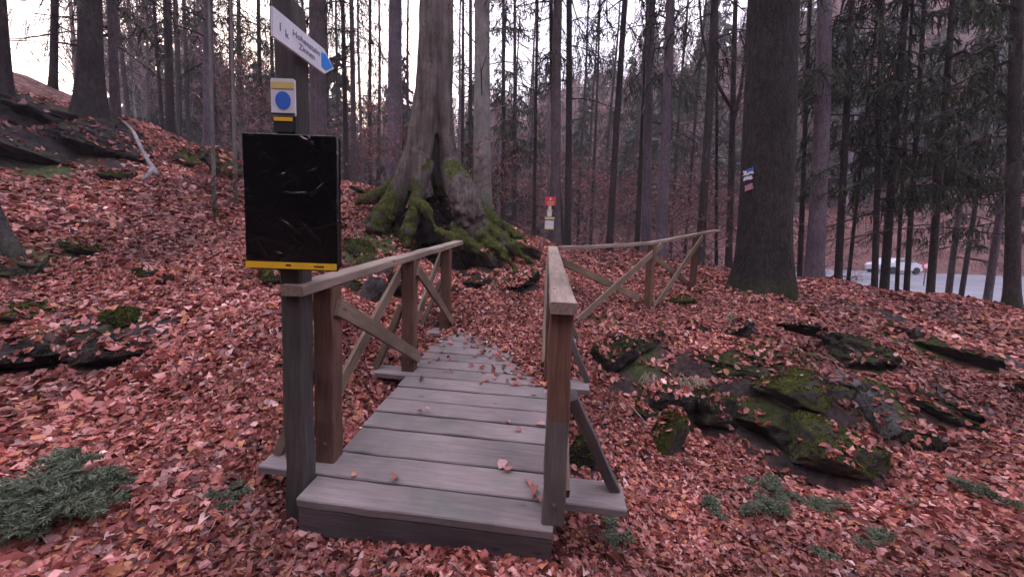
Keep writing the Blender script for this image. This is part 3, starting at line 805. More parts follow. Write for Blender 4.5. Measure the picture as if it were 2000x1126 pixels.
big = T_(1488, 563, 7.0, 106, 1512, 'huge dark spruce trunk with painted trail blazes on the bank', mat='big_bark', flare=.42, lobes=7, fh=.75, sides=40, bend=0.0, crown='high', Ht=30, cscale=1.4)
T_(1566, 540, 12.5, 12, 1582, 'thin trunk in the gap right of the huge dark spruce', mat='dark_bark', crown='high')
T_(1592, 548, 10.2, 38, 1610, 'broad lilac edged trunk right of the huge dark spruce', mat='spruce_lilac', crown='high')
T_(1640, 556, 10.6, 17, 1662, 'upright dark trunk at the left end of the pale road', mat='dark_bark', crown='low')
T_(1656, 558, 11.0, 9, 1716, 'slim stem leaning far right at the left end of the pale road', name='young_beech', mat='dark_bark', crown='bare', Ht=12)
T_(1709, 570, 10.4, 14, 1724, 'first trunk from the left of the cluster in front of the road', mat='dark_bark', crown='low')
T_(1729, 572, 10.6, 20, 1768, 'thickest trunk of the cluster in front of the road', mat='dark_bark', crown='low')
T_(1755, 575, 11, 9, 1782, 'thinnest trunk of the cluster in front of the road', mat='dark_bark', crown='sparse')
T_(1773, 578, 10.6, 13, 1805, 'fourth trunk from the left of the cluster in front of the road', mat='dark_bark', crown='low')
T_(1818, 582, 10.0, 18, 1862, 'dark trunk leaning right beside the round red sign', mat='dark_bark', crown='low')
T_(1974, 600, 7.8, 34, 1990, 'broad dark trunk at the right edge of the photo', mat='dark_bark', flare=.5, crown='low', Ht=24)

# forked limbs and a big side branch
def limb(parent, pts, r0, r1, mat, name='limb'):
    o0 = np.array(parent.location)
    q = parent.rotation_quaternion.inverted()
    P = [np.array(q @ Vector(p - o0)) for p in pts]
    P = np.array(P); n = len(P)
    t = np.linspace(0, 1, n); tt = np.linspace(0, 1, n * 4)
    S = np.stack([np.interp(tt, t, P[:, k]) for k in range(3)], 1)
    S[1:-1] = (S[:-2] + 2 * S[1:-1] + S[2:]) / 4
    V, F = tube_geo(S, r0 + (r1 - r0) * tt, 7, 3, 0.15)
    return link(name, mesh_from(name, V, F, mat, None, True), parent)
limb(fork_tree, [PD(1428, 210, 12), PD(1412, 185, 11.9), PD(1385, 130, 11.7), PD(1370, 60, 11.5), PD(1362, -60, 11.4)], .06, .025, MAT['dark_bark'])
limb(fork_tree, [PD(1431, 240, 12), PD(1448, 170, 12.2), PD(1458, 80, 12.4), PD(1466, -60, 12.6)], .07, .03, MAT['dark_bark'])

# painted trail blazes on the huge spruce: thin paint skins following the bark
def blaze(px0, px1, py0, py1, mat, name, parent, skew=0.0, lift=0.022):
    o0 = np.array(parent.location); q = parent.rotation_quaternion.inverted()
    ax = parent.rotation_quaternion @ Vector((0, 0, 1)); ax = np.array(ax)
    tr = [c for c in parent.children if c.name.startswith('trunk')][0]
    bm = BVHTree.FromPolygons([v.co for v in tr.data.vertices], [p.vertices for p in tr.data.polygons])
    cl = q @ Vector(CAM - o0)
    n, m_ = 9, 6; V = []
    g = np.random.default_rng(int(px0 + py0))
    for j in range(m_):
        for i in range(n):
            px = px0 + (px1 - px0) * i / (n - 1); py = py0 + (py1 - py0) * j / (m_ - 1) + skew * (i / (n - 1) - .5)
            if j in (0, m_ - 1): py += g.normal(0, .9)
            if i in (0, n - 1): px += g.normal(0, .9)
            dv = (q @ Vector(ray(px, py))).normalized()
            h = bm.ray_cast(cl, dv)
            p = h[0] if h[0] is not None else cl + dv * (Vector(cl).length)
            V.append(np.array(p - dv * lift))
    V = np.array(V); W_ = V + np.array([(q @ Vector(ray((px0 + px1) / 2, (py0 + py1) / 2))).normalized()] * len(V)) * 0.03
    F = []
    for j in range(m_ - 1):
        for i in range(n - 1):
            a = j * n + i; F.append([a, a + n, a + n + 1, a + 1])
    rim = [i for i in range(n)] + [j * n + n - 1 for j in range(1, m_)] + [(m_ - 1) * n + i for i in range(n - 2, -1, -1)] + [j * n for j in range(m_ - 2, 0, -1)]
    for a, b in zip(rim, rim[1:] + rim[:1]): F.append([a, b, b + n * m_, a + n * m_])
    return link(name, mesh_from(name, np.concatenate([V, W_]), F, mat, None, False), parent)
b1 = blaze(1452, 1471, 331, 341, MAT['blaze'], 'trail_blaze', big, -6); b1['label'] = 'upper white band of the blue trail blaze'
b2 = blaze(1458, 1471, 329, 335, MAT['blazeblue'], 'trail_blaze', big, -5, .026); b2['label'] = 'blue band of the trail blaze'
b3 = blaze(1452, 1469, 344, 351, MAT['blaze'], 'trail_blaze', big, -5); b3['label'] = 'lower white band of the blue trail blaze'
b4 = blaze(1455, 1470, 359, 371, MAT['blazepink'], 'trail_blaze', big, -6); b4['label'] = 'faded reddish blaze below the blue one'

# slimmer trees deeper in the wood: shared meshes, one object each
far_trunks = [trunk_mesh(.13, 22, 500 + i, MAT[mm], 9, .4, 4, .35, .12, np.concatenate([np.linspace(-.5, 1, 4), np.linspace(2, 22, 14)])) for i, mm in enumerate(['dark_bark', 'spruce_bark', 'spruce_lilac', 'dark_bark'])]
def deep_tree(px, Y, wpx, group, label, crown, lean=0.0, Ht=21, name='spruce_tree'):
    p = PD(px, 480, Y); x, y = p[0], p[1]; z = H1(x, y)
    k = road_mask(np.array([x]), np.array([y]))[0]
    if k > 0.05: return
    e = empty(name, (x, y, z), label, 'tree', group)
    e.rotation_euler = (random.gauss(0, .012), lean + random.gauss(0, .015), random.uniform(0, 6.28))
    s = wpx / FPX * Y / 2 / .13
    t = link('trunk', random.choice(far_trunks), e); t.scale = (s, s, Ht / 22)
    c = link('crown', random.choice(CROWN[crown]), e); c.scale = (1, 1, Ht / 22); c.rotation_euler[2] = random.uniform(0, 6.28)
gl_ = [
    ('slim spruces deep in the wood left of the beech', 'slim dark spruce deep in the wood left of the mossy beech', [(250, 22, 9), (268, 26, 8), (360, 22, 10), (380, 27, 8), (430, 20, 9), (478, 24, 10), (535, 25, 9), (560, 21, 8), (590, 27, 8), (645, 24, 10), (660, 29, 8), (708, 26, 8), (740, 28, 9), (792, 24, 8)], ['high', 'mid', 'high', 'low']),
    ('slim spruces deep in the wood beyond the bridge', 'slim dark spruce deep in the wood between beech and wing railing', [(895, 27, 8), (930, 32, 7), (970, 28, 8), (1022, 25, 7), (1060, 30, 8), (1128, 24, 7), (1140, 30, 8), (1155, 20, 7), (1172, 27, 8), (1225, 22, 8), (1236, 32, 7), (1215, 36, 8), (1030, 38, 8), (995, 34, 8)], ['high', 'mid', 'sparse', 'bare']),
    ('slim spruces deep in the wood behind the wing railing', 'slim dark spruce deep in the wood behind the wing railing', [(1310, 21, 8), (1325, 28, 9), (1338, 18, 7), (1350, 33, 8), (1385, 23, 8), (1412, 27, 9), (1440, 20, 8), (1445, 31, 8)], ['high', 'bare', 'mid', 'bare']),
    ('slim spruces in the dark wood beyond the road', 'slim dark spruce in the shady wood on the far right', [(1545, 42, 12), (1640, 41, 11), (1725, 43, 12), (1790, 41, 12), (1850, 44, 12), (1900, 42, 12), (1895, 12.2, 8), (1945, 10.4, 12), (1870, 13.0, 10), (1555, 15, 9)], ['low']),
]
REFS = [(60, 'leftmost trunk'), (180, 'thickest hill trunk'), (226, 'straight hill trunk'), (330, 'trunk by the glow'), (410, 'left sapling'), (461, 'right sapling'), (566, 'signpost'), (622, 'arrow sign trunk'), (684, 'thin trunk pair'), (769, 'lilac trunk'), (848, 'mossy beech'),
        (946, 'grey green trunk'), (1043, 'narrow trunk'), (1085, 'red notice trunk'), (1109, 'notice neighbour trunk'), (1200, 'middle handrail trunk'), (1262, 'first wing post trunk'), (1300, 'tall lilac trunk'), (1380, 'handrail end trunk'), (1428, 'forked tree'), (1498, 'huge spruce'), (1600, 'lilac edged trunk'),
        (1650, 'first road trunk'), (1730, 'road trunk cluster'), (1835, 'round sign trunk'), (1978, 'right edge trunk'), (2200, 'photo edge')]
def between(pxs):
    """names the gap between neighbours that each pixel column falls in, and its place in that gap"""
    import bisect
    key = [r[0] for r in REFS]; gaps = {}
    for p in pxs: gaps.setdefault(bisect.bisect(key, p), []).append(p)
    out = {}
    for k, ps in gaps.items():
        ps.sort()
        for i, p in enumerate(ps):
            w = '' if len(ps) == 1 else ', ' + ('left one of two' if i == 0 else 'right one of two') if len(ps) == 2 else ', ' + ['first', 'second', 'third', 'fourth', 'fifth', 'sixth', 'seventh'][i] + ' from left'
            out[p] = '%s and %s%s' % (REFS[max(k - 1, 0)][1], REFS[k][1], w)
    return out
DEEP = between([t[0] for g_ in gl_ for t in g_[2]])
for grp, lab, L_, cr_ in gl_:
    for i, (px, Y, w) in enumerate(L_):
        deep_tree(px, Y, w, grp, 'slim far spruce between ' + DEEP[px], cr_[i % len(cr_)])

# undergrowth with withered leaves: each bush its own thing
def bush(px, Y, kind, sc, label, group=None, name='beech_bush'):
    p = PD(px, 480, Y); z = H1(p[0], p[1])
    o = link(name, random.choice(CROWN[kind]), None, (p[0], p[1], z - .05))
    o.rotation_euler = (0, 0, random.uniform(0, 6.28)); o.scale = (sc, sc, sc)
    return tag(o, label, 'bush', group)
bush(735, 8.6, 'bush', .8, 'low bush with withered orange leaves left of the mossy beech')
bush(790, 9.6, 'bush', .8, 'small orange leaved bush tight behind the mossy beech')
bush(925, 8.9, 'bush', .75, 'small orange leaved bush in front of the grey green trunk')
bush(1395, 9.6, 'bush', .8, 'small bare bush just past the end of the wing handrail')
BR = [(480, 15, 1), (1125, 15, 1), (1170, 18, 1.2), (1215, 15.5, 1), (1240, 20, 1.3), (1310, 16, 1.1), (1335, 13.5, 1), (1400, 16, 1.2), (1150, 24, 1.4), (1060, 19, 1.1), (980, 16, 1), (1440, 14, 1.1), (1185, 21, 1.6), (1275, 17, 1.2), (1330, 24, 1.7), (1360, 19, 1.4), (1110, 27, 1.8), (1050, 23, 1.5), (1410, 22, 1.6), (1005, 23, 1.5), (1555, 14, 1.1), (1610, 15.2, 1.1), (560, 18, 1.2), (700, 17, 1.2), (640, 20, 1.2), (880, 20, 1.1)]
BRL = between([b[0] for b in BR])
for px, Y, s in BR:
    bush(px, Y, 'pinkbush', s, 'bare brush between ' + BRL[px], 'bare brush among the trunks')

# wooded hillside far behind, read as one mass
def woods(name, n, label, region, seed, scale=1.0):
    g = np.random.default_rng(seed); T = TB(); k = 0; tries = 0
    while k < n and tries < n * 30:
        tries += 1
        az = math.radians(g.uniform(*region[0])); d = g.uniform(*region[1]) ** 1.0
        x, y = d * math.sin(az), d * math.cos(az)
        if y > 0 and (road_mask(np.array([x]), np.array([y]))[0] > .01 or y < 30): continue
        if 0 < y < 44 and x > 5: continue
        z = H1(x, y); k += 1
        Ht = g.uniform(12, 21) * scale
        if g.uniform() < region[2]:      # spruce
            m_ = 95
            q = g.uniform(0.06, 1, m_) ** 0.8
            L = (1 - q) * Ht * .19 + .35; a = g.uniform(0, 6.28, m_)
            b = np.stack([x + 0 * q, y + 0 * q, z + q * Ht], 1)
            e = b + np.stack([np.cos(a) * L, np.sin(a) * L, -L * g.uniform(.15, .6, m_)], 1)
            T.quads(strips(b, e, L * .09 + .08, L * .22 + .05, g))
            T.col(np.repeat(np.array((.04, .048, .034)) * g.uniform(.6, 1.5, (m_, 1)), 4, 0))
            m2 = 60
            w_ = g.integers(0, m_, m2); t = g.uniform(.4, 1, (m2, 1)); b2 = b[w_] + (e[w_] - b[w_]) * t
            e2 = b2 + g.normal(0, .35, (m2, 3)) + np.array([0, 0, -.9])
            T.quads(strips(b2, e2, .12, .02, g)); T.col(np.repeat(np.array((.035, .042, .03)) * g.uniform(.6, 1.4, (m2, 1)), 4, 0))
            tc = (.07, .055, .055)
        else:                            # bare broadleaf, some brown leaves left
            m_ = 46
            q = g.uniform(.25, 1, m_); a = g.uniform(0, 6.28, m_); L = Ht * .28 * (1.2 - q)
            b = np.stack([x + 0 * q, y + 0 * q, z + q * Ht * .85], 1)
            e = b + np.stack([np.cos(a) * L * .7, np.sin(a) * L * .7, L * g.uniform(.4, 1, m_)], 1)
            T.quads(strips(b, e, .045, .015, g)); c_b = np.array((.29, .20, .205)) * g.uniform(.7, 1.2)
            T.col(np.tile(c_b, (m_ * 4, 1)))
            m2 = 210
            w_ = g.integers(0, m_, m2); t = g.uniform(.2, 1, (m2, 1)); b2 = b[w_] + (e[w_] - b[w_]) * t
            e2 = b2 + g.normal(0, .55, (m2, 3)) + np.array([0, 0, .35])
            T.quads(strips(b2, e2, .025, .01, g)); T.col(np.tile(c_b * .95, (m2 * 4, 1)))
            m3 = 110
            w_ = g.integers(0, m2, m3); p3 = e2[w_]; T.quads(strips(p3, p3 + g.normal(0, .16, (m3, 3)), .07, .05, g))
            T.col(np.repeat(np.array((.33, .15, .135)) * g.uniform(.6, 1.3, (m3, 1)), 4, 0))
            tc = (.15, .125, .125)
        zz = np.linspace(-.5, Ht * .95, 4); P = np.stack([np.full(4, x), np.full(4, y), z + zz], 1); ww = Ht * .011 * (1 - .8 * np.linspace(0, 1, 4))
        for _ in range(2):
            T.quads(strips(P[:-1], P[1:], ww[:-1], ww[1:], g)); T.col(np.tile(tc, (12, 1)))
    o = link(name, T.build(MAT['needle'], name))
    return tag(o, label, None, None, 'stuff')
woods('distant_woods', 500, 'mixed bare beech and spruce wood covering the far hillside', ((-50, 58), (44, 105), .3), 77)
woods_near = 0
woods('valley_woods', 45, 'hazy mixed wood standing in the valley behind the near trunks', ((-48, 25), (31, 46), .22), 78, .8)

woods('roadside_woods', 120, 'shady mixed wood on the slope across the road', ((14, 60), (40, 75), .42), 81, .9)
woods('unseen_woods', 100, 'unseen mixed wood behind the photographer, added to darken light from behind', ((105, 255), (11, 42), .6), 79, 1.0)  # trees added out of view to block light from behind the camera

# two cars and a round sign by the road
def car(px, Y, py, mat, label):
    b = PD(px, py, Y); b[2] = float(road_z(b[0], b[1])) + .034
    e = empty('parked_car', b, label, 'car', None)
    e.rotation_euler = (0, 0, math.radians(8))
    prof = [(-2.0, .35), (-2.05, .75), (-1.85, .95), (-1.2, 1.02), (-.75, 1.4), (.75, 1.42), (1.35, 1.0), (1.95, .9), (2.05, .6), (2.0, .32)]
    V = []; F = []; n = len(prof)
    for s, y in ((0, -.85), (1, -.8), (2, .8), (3, .85)):
        for (x, z) in prof:
            ins = .12 if z > 1.1 else 0
            V.append((x, y + (ins if y < 0 else -ins), z + (0 if s in (1, 2) else -.03)))
    for s in range(3):
        for i in range(n):
            k = (i + 1) % n; F.append([s * n + i, s * n + k, (s + 1) * n + k, (s + 1) * n + i])
    F += [list(range(n)), list(range(4 * n - 1, 3 * n - 1, -1))]
    link('body', mesh_from('body', V, F, mat), e)
    for sgn in (-1, 1):
        yy = sgn * .765
        Vg = [(-1.08, yy + sgn * .09, 1.05), (-.7, yy, 1.36), (.7, yy, 1.37), (1.2, yy + sgn * .09, 1.04)]
        Vg2 = [(a, b_ - sgn * .05, c) for a, b_, c in Vg]
        link('window', mesh_from('window', Vg + Vg2, [[0, 1, 2, 3], [7, 6, 5, 4], [0, 4, 5, 1], [1, 5, 6, 2], [2, 6, 7, 3], [3, 7, 4, 0]], MAT['glass']), e)
    for wx in (-1.25, 1.3):
        for wy in (-.86, .86):
            Vw, Fw = tube_geo([(wx, wy - .1, .31), (wx, wy + .1, .31)], [.31, .31], 14)
            link('wheel', mesh_from('wheel', Vw, Fw, MAT['tyre']), e)
    return e
car(1742, 33.5, 540, MAT['carwhite'], 'white car far off on the road behind the trunk cluster')

def disc(c, nrm, r, th, mat, name, parent, seg=24, sq=1.0):
    n = norm(nrm); u = norm(np.cross(n, (0, 0, 1))); v = np.cross(u, n)
    a = np.linspace(0, 2 * math.pi, seg, endpoint=False)
    ring = np.outer(np.cos(a) * r, u) + np.outer(np.sin(a) * r * sq, v)
    V = np.concatenate([c + ring - n * th / 2, c + ring + n * th / 2]) - np.array(parent.location)
    F = [list(range(seg - 1, -1, -1)), [seg + i for i in range(seg)]] + [[i, (i + 1) % seg, seg + (i + 1) % seg, seg + i] for i in range(seg)]
    return link(name, mesh_from(name, V, F, mat), parent)
c0 = PD(1811, 519, 24); g0 = c0.copy(); g0[2] = float(road_z(c0[0], c0[1])) - .02 + .02
rs = empty('road_sign', g0, 'small round red and white road sign beside the dark leaning trunk', 'sign')
Vt, Ft = tube_geo([g0 + (0, .05, -.3), c0 + (0, .05, .3)], [.035, .035], 8)
link('post', mesh_from('post', Vt - g0, Ft, MAT['steel']), rs)
disc(c0, (-c0[0], -c0[1], 0), .24, .03, MAT['red'], 'sign_plate', rs)
fc = c0 + norm((-c0[0], -c0[1], 0)) * .02
disc(fc, (-c0[0], -c0[1], 0), .15, .016, MAT['blaze'], 'sign_face', rs)

# ------------------------------------------------------------------ footbridge
bridge = empty('footbridge', B(BW / 2, 0, -.17), 'grey wooden footbridge with railings leading up to the leaf covered path', 'footbridge')
gv = [0.0, .19, .404, .675, .875, 1.07, 1.28, 1.483, 1.685, 1.885, 2.08, 2.28, 2.48, 2.69, 2.93]
U_EXT = {1: (-.385, 1.70), 7: (-.36, 1.66), 13: (-.34, 1.64)}
TH = .05
prng = np.random.default_rng(5)
for i in range(14):
    v0, v1 = gv[i], gv[i + 1] - .014 - abs(prng.normal(0, .002))
    vm = (v0 + v1) / 2
    if i in U_EXT: u0, u1 = U_EXT[i]
    else: u0, u1 = prng.normal(0, .006), BW + prng.normal(0, .006)
    if i == 0: u0, u1 = 0, BW
    dz = prng.normal(0, .0025)
    p0, p1 = B(u0, vm, -TH / 2 + dz, True), B(u1, vm, -TH / 2 + prng.normal(0, .0025), True)
    upv = np.cross(norm(p1 - p0), norm(B(.5, 1.0) - B(.5, 0)))
    beam('plank', p0, p1, v1 - v0, TH, MAT['deck'], bridge, up=upv, seg=10, ch=.006, warp=.0011)
# fascia under the first plank, the two long bearers
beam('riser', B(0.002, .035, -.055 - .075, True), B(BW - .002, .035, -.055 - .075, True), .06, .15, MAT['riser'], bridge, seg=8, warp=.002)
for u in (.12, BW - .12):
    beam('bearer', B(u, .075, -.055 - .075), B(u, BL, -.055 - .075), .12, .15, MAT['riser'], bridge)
HR = 1.10
def post(u0, u1, v0, w0, w1=HR - .056, depth=.10, mat='post', low=0):
    b = B((u0 + u1) / 2, v0 + depth / 2, w0); t = B((u0 + u1) / 2, v0 + depth / 2, 0); t[2] = B(0, v0, w1)[2]
    o = beam('post', b, t, u1 - u0, depth, MAT[mat], bridge, up=norm(B(0, 1) - B(0, 0)) * (1, 1, 0), seg=8, ch=.007, warp=.0025)
    if low:
        o.data.materials.append(MAT['post_lower'])
        for p in o.data.polygons:
            if o.parent.location.z + p.center.z < B(0, v0, low)[2]: p.material_index = 1
    return o
post(-.085, .035, .274, -.01)
post(-.085, .035, 1.555, -.02, mat='post')
post(-.085, .035, 2.775, -.02, mat='post')
pr = post(1.256, 1.363, -.008, .002, low=.55); pr['label'] = 'front right post, reddish brown above and bleached grey below'
post(1.256, 1.363, 1.52, -.02)
post(1.256, 1.363, 2.775, -.02)
def hrail(u0, u1, v0, v1):
    c = (u0 + u1) / 2
    p0, p1 = B(c, v0, HR - .027), B(c, v1, HR - .027)
    return beam('handrail', p0, p1, u1 - u0, .055, MAT['rail'], bridge, seg=14, ch=.006, warp=.002)
hrail(-.092, .017 + .012, .04, 3.50)
hrail(1.250, 1.368, -.06, 3.09)
# cross braces of the railing bays: one on the inner face, one on the outer face of the posts
def brace(u, v0, w0, v1, w1, wd=.10, th=.028, mat='brace', parent=None):
    p0, p1 = B(u, v0, w0), B(u, v1, w1)
    side = norm(B(1, 0) - B(0, 0))
    a = norm(p1 - p0); upv = np.cross(side, a)
    k = 0.5
    return beam('brace', p0, p1, th, wd, MAT[mat], bridge, up=upv, seg=6, ch=.004, cut0=0, cut1=0)
brace(.052, .30, .93, 1.66, .10)
brace(-.104, .30, .16, 1.62, .96)
brace(.052, 1.60, .95, 2.90, .08)
brace(-.104, 1.60, .10, 2.85, .96)
brace(1.380, .06, .12, 1.50, .95, .09)
brace(1.240, 1.62, .12, 2.80, .95, .09)
# raking struts out to the long planks
def strut(u0, w0, u1, w1, v, vt=None):
    p0, p1 = B(u0, v, w0), B(u1, v if vt is None else vt, w1)
    fw = norm(B(0, 1) - B(0, 0))
    beam('strut', p0, p1, .075, .055, MAT['brace'] if u0 < 0 else MAT['post_lower'], bridge, up=norm(np.cross(norm(p1 - p0), fw)), seg=5, ch=.004)
for v in (.335, 1.60, 2.82):
    strut(-.35, .0, -.095, .62, v)
    strut(1.655, .0, 1.378, .62, v if v > 1 else .29, None if v > 1 else .07)
# bolt heads
disc(B(1.315, -.010, .11), (0, -1, 0), .009, .012, MAT['steel'], 'bolt', bridge, 10)
disc(B(-.02, .272, .12), (0, -1, 0), .009, .012, MAT['steel'], 'bolt', bridge, 10)
disc(B(-.02, 1.553, .08), (0, -1, 0), .010, .012, MAT['steel'], 'bolt', bridge, 10)

# wing railing that turns off to the right
R0 = B(1.31, 3.06, HR - .03)
w1b, w2b = PD(1265, 598, 6.2), PD(1352, 558, 7.6)
wing = empty('wing_railing', (w1b[0], w1b[1], H1(w1b[0], w1b[1])), 'wooden railing with cross braces running right from the far bridge end', 'railing')
w1t, w2t, w3t = PD(1265, 475, 6.2), PD(1352, 461, 7.6), PD(1400, 450, 8.6)
dirw = norm((w2t - w1t) * (1, 1, 0)); nrw = np.array([dirw[1], -dirw[0], 0])
def wpost(bp, tp):
    b = bp.copy(); b[2] = H1(b[0], b[1]) - .15; t = tp.copy(); t[:2] = b[:2]
    beam('post', b, t - (0, 0, .03), .115, .10, MAT['post'], wing, up=dirw, seg=6, ch=.006)
wpost(w1b, w1t); wpost(w2b, w2t)
o0 = np.array(wing.location)
beam('handrail', R0 + (.07, .0, .004), w1t + dirw * .05, .12, .05, MAT['rail'], wing, seg=8)
beam('handrail', w1t + dirw * .056, w3t, .12, .05, MAT['rail'], wing, seg=8)
def wbrace(pa, pb, off):
    a = norm(pb - pa); side = nrw
    beam('brace', pa + nrw * off, pb + nrw * off, .03, .105, MAT['brace'], wing, up=np.cross(side, a), seg=6, ch=.004)
far_b = B(1.36, 2.98, .06)
wbrace(PD(1118, 625, 4.95), PD(1284, 478, 6.4), .078)
wbrace(PD(1098, 507, 4.85), PD(1256, 583, 6.1), -.078)
wbrace(PD(1268, 600, 6.22), PD(1364, 463, 7.7), .080)
wbrace(PD(1282, 500, 6.4), PD(1349, 552, 7.5), -.080)

# ------------------------------------------------------------------ signpost
px_, py_ = -1.130, 1.872
spz = H1(px_, py_)
sgn = empty('signpost', (px_, py_, spz), 'tall wooden trail signpost with arrow board and black wrapped board left of the bridge', 'signpost')
beam('post', (px_, py_, spz - .3), (px_ - .004, py_ + .0, 2.63), .112, .112, MAT['signpost'], sgn, up=(0, 1, 0), seg=14, ch=.012, warp=.003)
def plate(name, c, u, v, w, h, th, mat, parent, bevel=.006, poly=None):
    """flat board: centre c, unit axes u (width) and v (height)"""
    u, v = norm(u), norm(v); n = np.cross(u, v)
    if poly is None: poly = [(-w / 2 + bevel, -h / 2), (w / 2 - bevel, -h / 2), (w / 2, -h / 2 + bevel), (w / 2, h / 2 - bevel), (w / 2 - bevel, h / 2), (-w / 2 + bevel, h / 2), (-w / 2, h / 2 - bevel), (-w / 2, -h / 2 + bevel)]
    m_ = len(poly); o0 = np.array(parent.matrix_world.translation) if parent.type == 'EMPTY' else None
    base = np.array(parent.location) if parent.type == 'EMPTY' else np.array(parent.parent.location)
    V = [c + u * a + v * b - n * th / 2 - base for a, b in poly] + [c + u * a + v * b + n * th / 2 - base for a, b in poly]
    F = [list(range(m_ - 1, -1, -1)), [m_ + i for i in range(m_)]] + [[i, (i + 1) % m_, m_ + (i + 1) % m_, m_ + i] for i in range(m_)]
    return link(name, mesh_from(name, np.array(V), F, mat), parent)
def text(body, c, u, v, size, mat, parent, name='lettering', ext=.0006):
    cu = bpy.data.curves.new('lettering', 'FONT'); cu.body = body; cu.size = size; cu.extrude = ext
    cu.align_x = 'CENTER'; cu.align_y = 'CENTER'
    o = bpy.data.objects.new('tmp', cu); COL.objects.link(o)
    dg = bpy.context.evaluated_depsgraph_get(); dg.update()
    me = bpy.data.meshes.new_from_object(o.evaluated_get(dg))
    bpy.data.objects.remove(o)
    u, v = norm(u), norm(v); n = np.cross(u, v)
    base = np.array(parent.location) if parent.type == 'EMPTY' else np.array(parent.parent.location)
    for q in me.vertices:
        q.co = Vector(c + u * q.co.x + v * q.co.y + n * q.co.z - base)
    me.materials.clear(); me.materials.append(mat)
    return link(name, me, parent)
# arrow board: on the right face of the post, pointing away along the bridge
A0 = np.array([-1.068, 1.63, 2.418]); A1 = np.array([-1.010, 2.035, 2.424])
au = norm(A1 - A0); al = np.linalg.norm(A1 - A0); av = np.array([0, 0, 1.0]); an = np.cross(au, av)
ac = (A0 + A1) / 2
h2 = .060
arrow = plate('arrow_board', ac, au, av, al, .12, .012, MAT['white'], sgn, poly=[(-al / 2, -h2), (al / 2 - .075, -h2), (al / 2, 0), (al / 2 - .075, h2), (-al / 2, h2)])
plate('blue_tip', ac + an * .0072, au, av, .1, .1, .003, MAT['blue'], arrow, poly=[(al / 2 - .10, -.034), (al / 2 - .066, -.040), (al / 2 - .012, 0), (al / 2 - .066, .040), (al / 2 - .10, .034)])
text('Hohenstein', ac + an * .0075 + au * .0 + av * .018, au, av, .040, MAT['greyprint'], arrow)
text('Zinnen', ac + an * .0075 + au * .0 - av * .020, au, av, .038, MAT['greyprint'], arrow)
text('1', ac + an * .0075 - au * .165 - av * .002, au, av, .05, MAT['greyprint'], arrow)
text('k', ac + an * .0075 - au * .128 - av * .012, au, av, .045, MAT['greyprint'], arrow)
# white plate with the blue dot
X = np.array([1.0, 0, 0]); Z = np.array([0, 0, 1.0])
pf = py_ - .056
mk = plate('marker_plate', np.array([-1.138, pf - .006, 2.178]), X, Z, .116, .172, .010, MAT['white'], sgn)
plate('yellow_band', np.array([-1.138, pf - .0125, 2.232]), X, Z, .108, .030, .003, MAT['paleyellow'], mk, .002)
class _P: pass
def disc2(c, n, r, th, mat, name, parent, base, sq=1.0):
    o = disc(c, n, r, th, mat, name, sgn, 28, sq); o.parent = parent; return o
disc2(np.array([-1.137, pf - .0125, 2.163]), (0, -1, 0), .037, .003, MAT['dotblue'], 'blue_dot', mk, None, 1.1)
plate('black_line', np.array([-1.138, pf - .0125, 2.1]), X, Z, .112, .009, .003, MAT['black'], mk, .001)
m2 = plate('marker_plate', np.array([-1.138, pf - .006, 2.052]), X, Z, .095, .07, .010, MAT['black'], sgn); m2['label'] = 'lower plate with a yellow edge, mostly behind the black board'
plate('yellow_band', np.array([-1.138, pf - .0125, 2.076]), X, Z, .09, .018, .003, MAT['yellow'], m2, .002)
# notice board wrapped in black plastic
bc = PD(569, 393, 1.775); bw, bh = .438, .645
board = plate('notice_board', bc + (0, .012, -.012), X, Z, bw, bh, .024, MAT['black'], sgn)
nxp, nyp = 130, 190
uu, vv = np.meshgrid(np.linspace(-.5, .5, nxp), np.linspace(-.5, .5, nyp))
x_, z_ = uu * (bw + .012), vv * (bh - .02)
dy = .003 * fbm(x_ * 8, z_ * 4, 0, 5, 2) + .0017 * np.clip(1 - np.abs(fbm(x_ * 7 + z_ * 4, z_ * 9 - x_ * 3, 0, 8, 3)) * 9, 0, 1)
def crease(x0, z0, x1, z1, amp, wd):
    """a sharp fold of the film between two points given on the board, 0..1 from its top left"""
    global dy
    ax, az = (x0 - .5) * bw, (.5 - z0) * bh; bx, bz = (x1 - .5) * bw, (.5 - z1) * bh
    L2 = (bx - ax) ** 2 + (bz - az) ** 2
    t = np.clip(((x_ - ax) * (bx - ax) + (z_ - az) * (bz - az)) / L2, 0, 1)
    wx = .007 * fbm(x_ * 22, z_ * 22, x0 * 9, 3, 2); wz = .007 * fbm(x_ * 22, z_ * 22, z0 * 9 + 5, 4, 2)
    d = np.hypot(x_ + wx - ax - t * (bx - ax), z_ + wz - az - t * (bz - az))
    amp = amp * (.35 + .9 * np.abs(fbm(x_ * 16, z_ * 16, amp * 900, 6, 2)) * 2)
    amp, wd = amp * .8, wd * .46
    dy = dy + amp * np.exp(-(d / wd) ** 2) * (0.25 + .75 * np.sin(np.pi * np.clip(t, .05, .95)))
